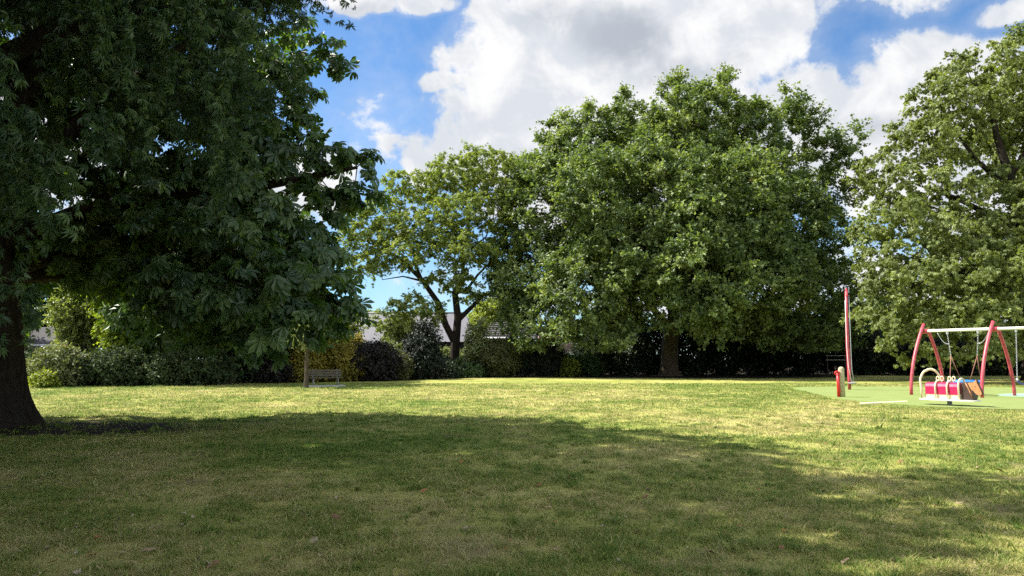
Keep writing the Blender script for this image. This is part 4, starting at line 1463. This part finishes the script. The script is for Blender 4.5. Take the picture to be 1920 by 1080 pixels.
def turf_mat():
    m, t, b = new_mat('play_surface_green')
    g = t.node('ShaderNodeNewGeometry')
    n = t.noise(g.outputs['Position'], 1.2, 6, 0.6)
    n2 = t.noise(g.outputs['Position'], 60, 3, 0.6)
    c = t.ramp(t.math('ADD', t.math('MULTIPLY', n, .7), t.math('MULTIPLY', n2, .3)), [(0.25, (0.14, 0.185, 0.05)), (0.75, (0.205, 0.245, 0.08))])
    t.link(c, b.inputs['Base Color'])
    b.inputs['Roughness'].default_value = 0.85
    b.inputs['Specular IOR Level'].default_value = 0.2
    return m


def smooth_poly(poly, it=3):
    P = [Vector(p) for p in poly]
    for _ in range(it):
        Q = []
        for i in range(len(P)):
            a, b = P[i], P[(i + 1) % len(P)]
            Q += [a.lerp(b, .25), a.lerp(b, .75)]
        P = Q
    return P


pl = smooth_poly(PLAY, 3)
rs_ = random.Random(4)
o = MB().prism([(p.x + rs_.uniform(-.05, .05), p.y + rs_.uniform(-.08, .08)) for p in pl], -0.1, 0.038, axis='z').build('play_surface', turf_mat())
tag(o, 'smooth green safety surface under the play equipment', 'play surface', kind='structure')
gp = [G(1612, 757.3), G(1700, 753.5), G(1702, 754.8), G(1614, 758.9)]
o = MB().prism([(p.x, p.y) for p in gp], -0.02, 0.043, axis='z').build('edging', M['cream'])
tag(o, 'pale concrete edging strip lying at the front of the green surface', 'edging', kind='structure')
tq = smooth_poly([G(1862, 741.5), G(1900, 739.5), G(1960, 738.5), G(2010, 742), G(1960, 746), G(1890, 745.5)], 2)
o = MB().prism([(p.x, p.y) for p in tq], 0.0, 0.046, axis='z').build('mint_patch', paint('mint_surface', (0.22, 0.38, 0.26), .85, .08, 3))
tag(o, 'mint green wear patch on the play surface below the right swing', 'play surface', kind='structure')

# ------------------------------------------------------------------ bench with slab
bl = G(610, 725)
rzb = R(24)
slab = MB().box((0, 0, 0.03), (2.1, .95, .10), bevel=.012).build('concrete_slab', M['concrete'])
slab.location = (bl.x, bl.y, 0)
slab.rotation_euler = (0, 0, rzb)
tag(slab, 'low concrete slab under the wooden bench', 'slab')
bench = thing('park_bench', 'weathered grey wooden park bench on a concrete slab beside the slim trunk', 'bench', (bl.x, bl.y, .08), rzb)
s = MB()
for k in range(4):
    s.box((0, -.30 + k * .115, .44 + (k == 0) * -.01), (1.85, .095, .04), bevel=.008)
s.build('seat', M['wood'], bench)
s = MB()
rot = Matrix.Rotation(R(-14), 3, 'X')
for k in range(3):
    s.box((0, .165 + k * .035, .56 + k * .135), (1.85, .03, .10), rot, bevel=.008)
s.build('backrest', M['wood'], bench)
for x in (-.68, .68):
    MB().tube([(x, -.24, 0), (x, -.24, .42)], .022, 8).build('leg', M['greysteel'], bench)
    MB().tube([(x, .14, 0), (x, .12, .40), (x, .20, .60), (x, .30, .90)], .022, 8).build('leg', M['greysteel'], bench)
    MB().tube([(x, -.27, .405), (x, .14, .405)], .02, 8).build('seat_support', M['greysteel'], bench)

# ------------------------------------------------------------------ play equipment
TH = R(-56)
# swing set: local x runs along the beam, local y points away from the viewer
A0 = G(1711, 742)
v = Vector((math.sin(-TH), math.cos(-TH), 0))
u = Vector((math.cos(-TH), -math.sin(-TH), 0))
org = A0 + v * 1.35
sw = thing('swing_frame', 'faded red swing frame with curved legs and cream crossbeam', 'swing frame', org, TH)
BZ = 2.80
BAY = 2.78


def arc_leg(x, sgn, top, mat=None):
    pts = []
    for k in range(13):
        f = k / 12
        y = sgn * (1.35 * (1 - f ** 1.75)) - sgn * .04 * f
        z = top * (f ** 0.93)
        if sgn > 0 and z > BZ + .08:
            break
        pts.append((x + sgn * .05, y, z - .02 if k == 0 else z))
    return MB().tube(pts, .066, 14)


for k in range(3):
    x = k * BAY
    arc_leg(x, -1, 3.12).build('leg', M['pinkred'], sw)
    arc_leg(x, 1, 3.12).build('leg', M['pinkred'], sw)
    MB().tube([(x - .12, 0, BZ), (x + .12, 0, BZ)], .11, 14).build('bracket', M['pinkred'], sw)
MB().tube([(-.10, 0, BZ + .01), (2 * BAY + .2, 0, BZ + .01)], .065, 14).build('crossbeam', M['creamw'], sw)


def chain(mb, a, b, step=.055, r=.011):
    a, b = Vector(a), Vector(b)
    L = (b - a).length
    n = max(2, int(L / step))
    d = (b - a) / n
    side = Vector((0, 1, 0)) if abs(d.normalized().y) < .8 else Vector((1, 0, 0))
    s2 = d.normalized().cross(side).normalized()
    for i in range(n):
        p = a + d * (i + .5)
        w = side if i % 2 else s2
        q = [p - d * .62, p - d * .35 + w * .018, p + d * .35 + w * .018, p + d * .62, p + d * .35 - w * .018, p - d * .35 - w * .018, p - d * .62]
        mb.tube(q, r * .75, 4, caps=False)


def sw_x(px):
    """where the sight line towards this column crosses the beam line"""
    d = pix_dir(px, 620)
    # org + u*t  = s*d
    det = u.x * (-d.y) - (-d.x) * u.y
    t = ((-org.x) * (-d.y) - (-d.x) * (-org.y)) / det
    return t


xa, xb = sw_x(1776), sw_x(1833.5)
for x in (xa, xb):
    MB().box((x, 0, BZ - .10), (.07, .09, .13), bevel=.01).build('hanger', M['steel'], sw)
bs = thing('basket_swing', 'basket swing with blue rim hanging on chains and reddish ropes', 'swing', org + u * ((xa + xb) / 2), TH)
h = (xb - xa) / 2
rimr = .62
rz0 = .62
cab = MB()
for s_ in (-1, 1):
    top = (s_ * h, 0, BZ - .17)
    knot = (s_ * h * .86, 0, 1.72)
    c = MB()
    chain(c, top, knot)
    c.build('chain', M['steel'], bs)
    for t_ in (-1, 1):
        e = (s_ * rimr * .62, t_ * rimr * .80, rz0 + .02)
        MB().tube([knot, e], .017, 6).build('rope', M['rope'], bs)
    p0 = Vector((s_ * (h + .42), 0, BZ - .06))
    p1 = Vector((s_ * h * .93, 0, 2.22))
    pts = [p0.lerp(p1, f) - Vector((0, 0, .16 * math.sin(f * math.pi))) for f in [i / 8 for i in range(9)]]
    MB().tube(pts, .013, 6).build('safety_cable', M['steel'], bs)
ring = [(rimr * math.cos(a), rimr * math.sin(a), rz0) for a in [i / 32 * 2 * math.pi for i in range(33)]]
MB().tube(ring, .06, 10, caps=False).build('rim', M['blue'], bs)
net = MB()
for i in range(-5, 6):
    q = i / 6 * rimr
    l = math.sqrt(rimr ** 2 - q * q)
    for horiz in (0, 1):
        pts = []
        for f in range(9):
            a = (f / 8 * 2 - 1) * l
            zz = rz0 - .13 * (1 - (a * a + q * q) / rimr ** 2)
            pts.append((a, q, zz) if horiz else (q, a, zz))
        net.tube(pts, .010, 4)
net.build('net', M['navy'], bs)

xc = sw_x(1905)
ss = thing('belt_swing', 'dark blue swing seat on a single visible chain at the right edge', 'swing', org + u * (xc + .28), TH)
for s_ in (-1, 1):
    c = MB()
    chain(c, (s_ * .28, 0, BZ - .09), (s_ * .26, -.25, .78))
    c.build('chain', M['steel'], ss)
    MB().box((s_ * .28, 0, BZ - .08), (.07, .09, .12), bevel=.01).build('hanger', M['steel'], ss)
    MB().box((s_ * .26, -.25, .75), (.05, .10, .10), bevel=.01).build('clasp', M['white'], ss)
pts = [(-.26 + .52 * i / 10, -.25, .74 - .16 * math.sin(math.pi * i / 10)) for i in range(11)]
sb = MB()
for (p, q) in zip(pts, pts[1:]):
    sb.bm.faces.new([sb.bm.verts.new(w) for w in ((p[0], -.36, p[2]), (q[0], -.36, q[2]), (q[0], -.14, q[2]), (p[0], -.14, p[2]))])
bmesh.ops.remove_doubles(sb.bm, verts=sb.bm.verts, dist=.001)
so_ = sb.build('seat', M['navy'], ss)
md = so_.modifiers.new('thick', 'SOLIDIFY')
md.thickness = .025

# horse rocker
hb = G(1781, 762)
hr = thing('horse_rocker', 'crimson multi-seat horse rocker with brown horse head on a grey post', 'play rocker', hb, TH)
hr.scale = (.79, 1, 1)
MB().tube([(0, 0, -.02), (0, 0, .20)], .088, 20).tube([(0, 0, .0), (0, 0, .05)], .12, 20).build('post', M['greysteel'], hr)
# boat-shaped plate
prof = []
Lp = 1.17
for i in range(41):
    a = i / 40 * math.pi
    prof.append((-Lp * math.cos(a), -.34 * math.sin(a) ** .45))
for i in range(1, 40):
    a = i / 40 * math.pi
    prof.append((Lp * math.cos(a), .34 * math.sin(a) ** .45))
MB().prism(prof, .20, .245, axis='z', bevel=.008).build('plate', M['creamw'], hr)
X0, X1 = -.88, .52
MB().box(((X0 + X1) / 2, 0, .335), (X1 - X0, .36, .18), bevel=.01).build('base_panel', M['cream'], hr)
pr = [(-.195, .40), (-.195, .66), (-.16, .745), (-.08, .79), (.08, .79), (.16, .745), (.195, .66), (.195, .40)]
gaps = [X0 + .02, -.42, .045, X1]
for k in range(3):
    MB().prism(pr, gaps[k] + .0, gaps[k + 1] - .012, axis='x', bevel=.02).build('seat', M['crimson'], hr)


def hoop(x, hw, z0, ztop, r=.032, n=16):
    pts = [(x, -hw, z0), (x, -hw, ztop - hw)]
    for i in range(1, n):
        a = math.pi * i / n
        pts.append((x, -hw * math.cos(a), ztop - hw + hw * math.sin(a)))
    pts += [(x, hw, ztop - hw), (x, hw, z0)]
    return MB().tube(pts, r, 10)


# tall backrest hoop at the tail, leaning back and standing wide in the long direction
pts = []
for i in range(25):
    a = math.pi * i / 24
    pts.append((X0 + .17 - .27 * math.cos(a) - (.04 if i < 8 else 0), -.23 + .46 * i / 24, .86 + .37 * math.sin(a)))
pts = [(X0 - .09, -.24, .245), (X0 - .10, -.24, .6)] + pts + [(X0 + .46, .24, .6), (X0 + .46, .24, .3)]
MB().tube(pts, .042, 12).build('back_hoop', M['cream'], hr)
for x in (-.41, .06):
    hp = hoop(x, .235, .245, .86).build('hoop', M['cream'], hr)
    for s_ in (-1, 1):
        rg = [(x + .075 + .035 * s_ + .065 * math.cos(a) * .9, s_ * .085, .915 + .075 * math.sin(a)) for a in [i / 16 * 2 * math.pi for i in range(17)]]
        MB().tube(rg, .022, 8, caps=False).build('handle', M['cream'], hp)
hoop(X1 + .0, .235, .245, .93, .035).build('hoop', M['cream'], hr)
# neck block
neck = [(X1 + .08, .25), (1.0, .25), (1.04, .36), (1.03, .52), (.93, .68), (.87, .80), (.72, .83), (X1 + .08, .79)]
MB().prism(neck, -.17, .17, axis='y', bevel=.02).build('neck', M['darkbrown'], hr)
MB().tube([(.76, -.175, .80), (.85, -.18, .66), (.93, -.18, .50), (.99, -.18, .38)], .022, 8).build('mane_strip', M['horse'], hr)
head = [(.876, .80), (.93, .68), (1.017, .56), (1.067, .565), (1.10, .50), (1.17, .45), (1.23, .42), (1.31, .405), (1.375, .45), (1.36, .53), (1.30, .65), (1.24, .76), (1.205, .82), (1.19, .93), (1.14, .85), (1.0, .82)]
hd = MB().prism(head, -.215, -.18, axis='y', bevel=.006).build('head', M['horse'], hr)
MB().prism([(a + .02, b - .004) for a, b in head], -.177, -.10, axis='y', bevel=.01).build('head_core', M['darkbrown'], hr)
MB().tube([(1.15, -.214, .70), (1.15, -.225, .70)], .014, 10).build('eye', M['navy'], hd)

# timber post with red hand pump
pb = G(1579.5, 746)
wp = thing('timber_post', 'short round-topped timber post with a red tube fixed to its side', 'post', pb)
pp = [(0, 0, -.02), (0, 0, 1.16), (0, 0, 1.21), (0, 0, 1.245), (0, 0, 1.262)]
MB().tube(pp, [.115, .115, .10, .065, .02], 20).build('post', M['wood_post'], wp)
rt = MB().tube([(-.16, -.03, .04), (-.16, -.03, 1.02)], .058, 12).build('tube', M['red'], wp)
ringp = [(-.215 + .0, -.09 + .075 * math.cos(a) * .3, .98 + .075 * math.sin(a)) for a in [i / 16 * 2 * math.pi for i in range(17)]]
ringp = [(-.225 + .085 * math.cos(a), -.10, 1.0 + .075 * math.sin(a)) for a in [i / 18 * 2 * math.pi for i in range(19)]]
MB().tube(ringp, .026, 8, caps=False).build('ring', M['red'], rt)
for z in (.30, .85):
    MB().box((-.11, -.03, z), (.09, .09, .05), bevel=.008).build('clamp', M['red'], wp)
MB().box((-.17, -.06, 1.05), (.13, .10, .035), bevel=.01).build('lever', M['red'], rt)

# tall red mast with cable and dish
mbp = G(1593, 732)
mast = thing('rope_mast', 'tall slim red mast with white cable and small round footplate', 'play mast', mbp)
S = mbp.y / F
Hm = W(0, 545, mbp.y).z
pts = [(0, 0, -.02), (.01, 0, .6), (.02, 0, 1.4), (.0, 0, 2.2), (.01, 0, 3.0), (.03, 0, 3.9), (.06, 0, Hm)]
MB().tube(pts, [.072, .080, .088, .084, .074, .070, .066], 16).build('mast', M['pinkred'], mast)
MB().tube([(.06, 0, Hm), (.06, 0, Hm + .05), (.06, 0, Hm + .12)], [.05, .05, .02], 10).box((.05, -.02, Hm - .25), (.1, .2, .06), bevel=.01).build('cap', M['red'], mast)
MB().tube([(-.05, -.06, Hm - .5), (-.09, -.11, 3), (-.10, -.13, 2.0), (-.07, -.14, 1.2), (.035, -.15, .47)], .014, 6).build('cable', M['white'], mast)
MB().tube([(.15, -.06, Hm - .25), (.12, -.10, 3), (.10, -.12, 1.6), (.10, -.13, 1.0), (.17, -.15, .47)], .018, 6).build('cable', M['steel'], mast)
for z in (Hm - .35, Hm - .5, Hm - .65):
    MB().tube([(.03, -.06, z), (.03, -.09, z)], .018, 8).build('bolt', M['navy'], mast)
dz = .36
MB().tube([(.08, -.15, dz - .02), (.08, -.15, dz), (.08, -.15, dz + .03), (.08, -.15, dz + .05)], [.17, .215, .2, .05], 18).build('footplate', M['greysteel'], mast)
MB().tube([(.035, -.15, .47), (.17, -.15, .47)], .02, 8).tube([(.10, -.15, .38), (.10, -.15, .47)], .02, 8).build('yoke', M['greysteel'], mast)
MB().tube([(.0, 0, .36), (.05, -.14, .36)], .02, 6).build('stay', M['greysteel'], mast)

# ------------------------------------------------------------------ fallen leaves
lm = [paint('dry_leaf_tan', (0.34, 0.24, 0.14), .8, .2, 20), paint('dry_leaf_brown', (0.20, 0.10, 0.05), .8, .2, 20), paint('dry_leaf_pale', (0.36, 0.30, 0.20), .8, .15, 20), paint('dry_leaf_rust', (0.30, 0.13, 0.04), .8, .2, 20)]


def leaf_shape(seed, lobed):
    rs = random.Random(seed)
    mb = MB()
    n = 16
    cen = mb.bm.verts.new((0, 0, .012))
    vs = []
    for k in range(n):
        a = k / n * 2 * math.pi
        r = (.55 + .45 * abs(math.cos(a * 2.5))) if lobed else (.45 + .55 * abs(math.cos(a)) ** 1.5)
        r *= .05 * rs.uniform(.85, 1.15)
        curl = .35 * (r * math.sin(a)) ** 2 * 30 + rs.uniform(-.004, .008)
        vs.append(mb.bm.verts.new((r * math.cos(a), r * math.sin(a) * .8, .006 + curl)))
    for k in range(n):
        mb.bm.faces.new((cen, vs[k], vs[(k + 1) % n]))
    me = bpy.data.meshes.new('fallen_leaf')
    mb.bm.to_mesh(me)
    mb.bm.free()
    return me


words = ['tan', 'dark brown', 'pale', 'rust']
kinds = []
for i in range(8):
    me = leaf_shape(i, i % 2)
    me.materials.append(lm[i // 2])
    kinds.append((me, words[i // 2], ['oval', 'lobed'][i % 2]))
rl = random.Random(9)
spots = [(1065, 905), (1075, 906), (1215, 925), (1195, 941), (1548, 835), (1212, 937), (630, 975), (520, 935), (560, 957), (880, 925), (1010, 916), (1690, 868), (1875, 887), (1455, 942), (1360, 1005), (1235, 1038), (1465, 1030), (1540, 1035), (100, 1057), (145, 1076), (400, 1065), (390, 1062), (795, 925), (865, 868), (590, 1020), (860, 882), (1380, 908), (1330, 1045), (280, 1037), (172, 1045)]
for i in range(110):
    py = 800 + 260 * rl.random() ** .8
    spots.append((rl.uniform(20, 1900), py))
for i, (px, py) in enumerate(spots):
    me, wd, sh = kinds[rl.randrange(8)]
    g = G(px, py)
    o = bpy.data.objects.new('fallen_leaf', me)
    COL.objects.link(o)
    sc = rl.uniform(.6, 1.2) * (.95 if i < 30 else .65)
    o.scale = (sc, sc, sc)
    o.location = (g.x, g.y, float(height(np.array([g.x]), np.array([g.y]))[0]) + .022)
    o.rotation_euler = (rl.uniform(-.5, .5), rl.uniform(-.5, .5), rl.uniform(0, 6.28))
    tag(o, f'curled {wd} {sh} fallen leaf lying on the near grass', 'leaf', f'{wd} {sh} fallen leaves on the lawn')


# small bits of leaf and straw nobody could count
def build_litter():
    rs = np.random.RandomState(19)
    n = 5200
    D = 4.4 * (24 / 4.4) ** rs.rand(n)
    x = (rs.rand(n) * 2 - 1) * (0.8 * D + 1)
    keep = ~in_poly(x, D, [(p.x, p.y) for p in PLAY])
    x, y = x[keep], D[keep]
    n = len(x)
    P = np.stack([x, y, height(x, y) + rs.uniform(.004, .022, n)], 1)
    A = rs.normal(size=(n, 3)) * np.array([1, 1, .3])
    Nn = rs.normal(size=(n, 3)) * .5 + np.array([0, 0, 1])
    S = rs.uniform(.012, .040, n)
    m = leaf_mat('litter', (0.09, 0.05, 0.025), (0.22, 0.15, 0.08), (0.40, 0.33, 0.20), None, 0.1)
    o = leaves('leaf_litter', T_simple(.28, .08, .05), P, A, Nn, S, rs.rand(n), m, None)
    tag(o, 'scattered small bits of dry leaf in the grass', 'leaf litter', kind='stuff')


build_litter()
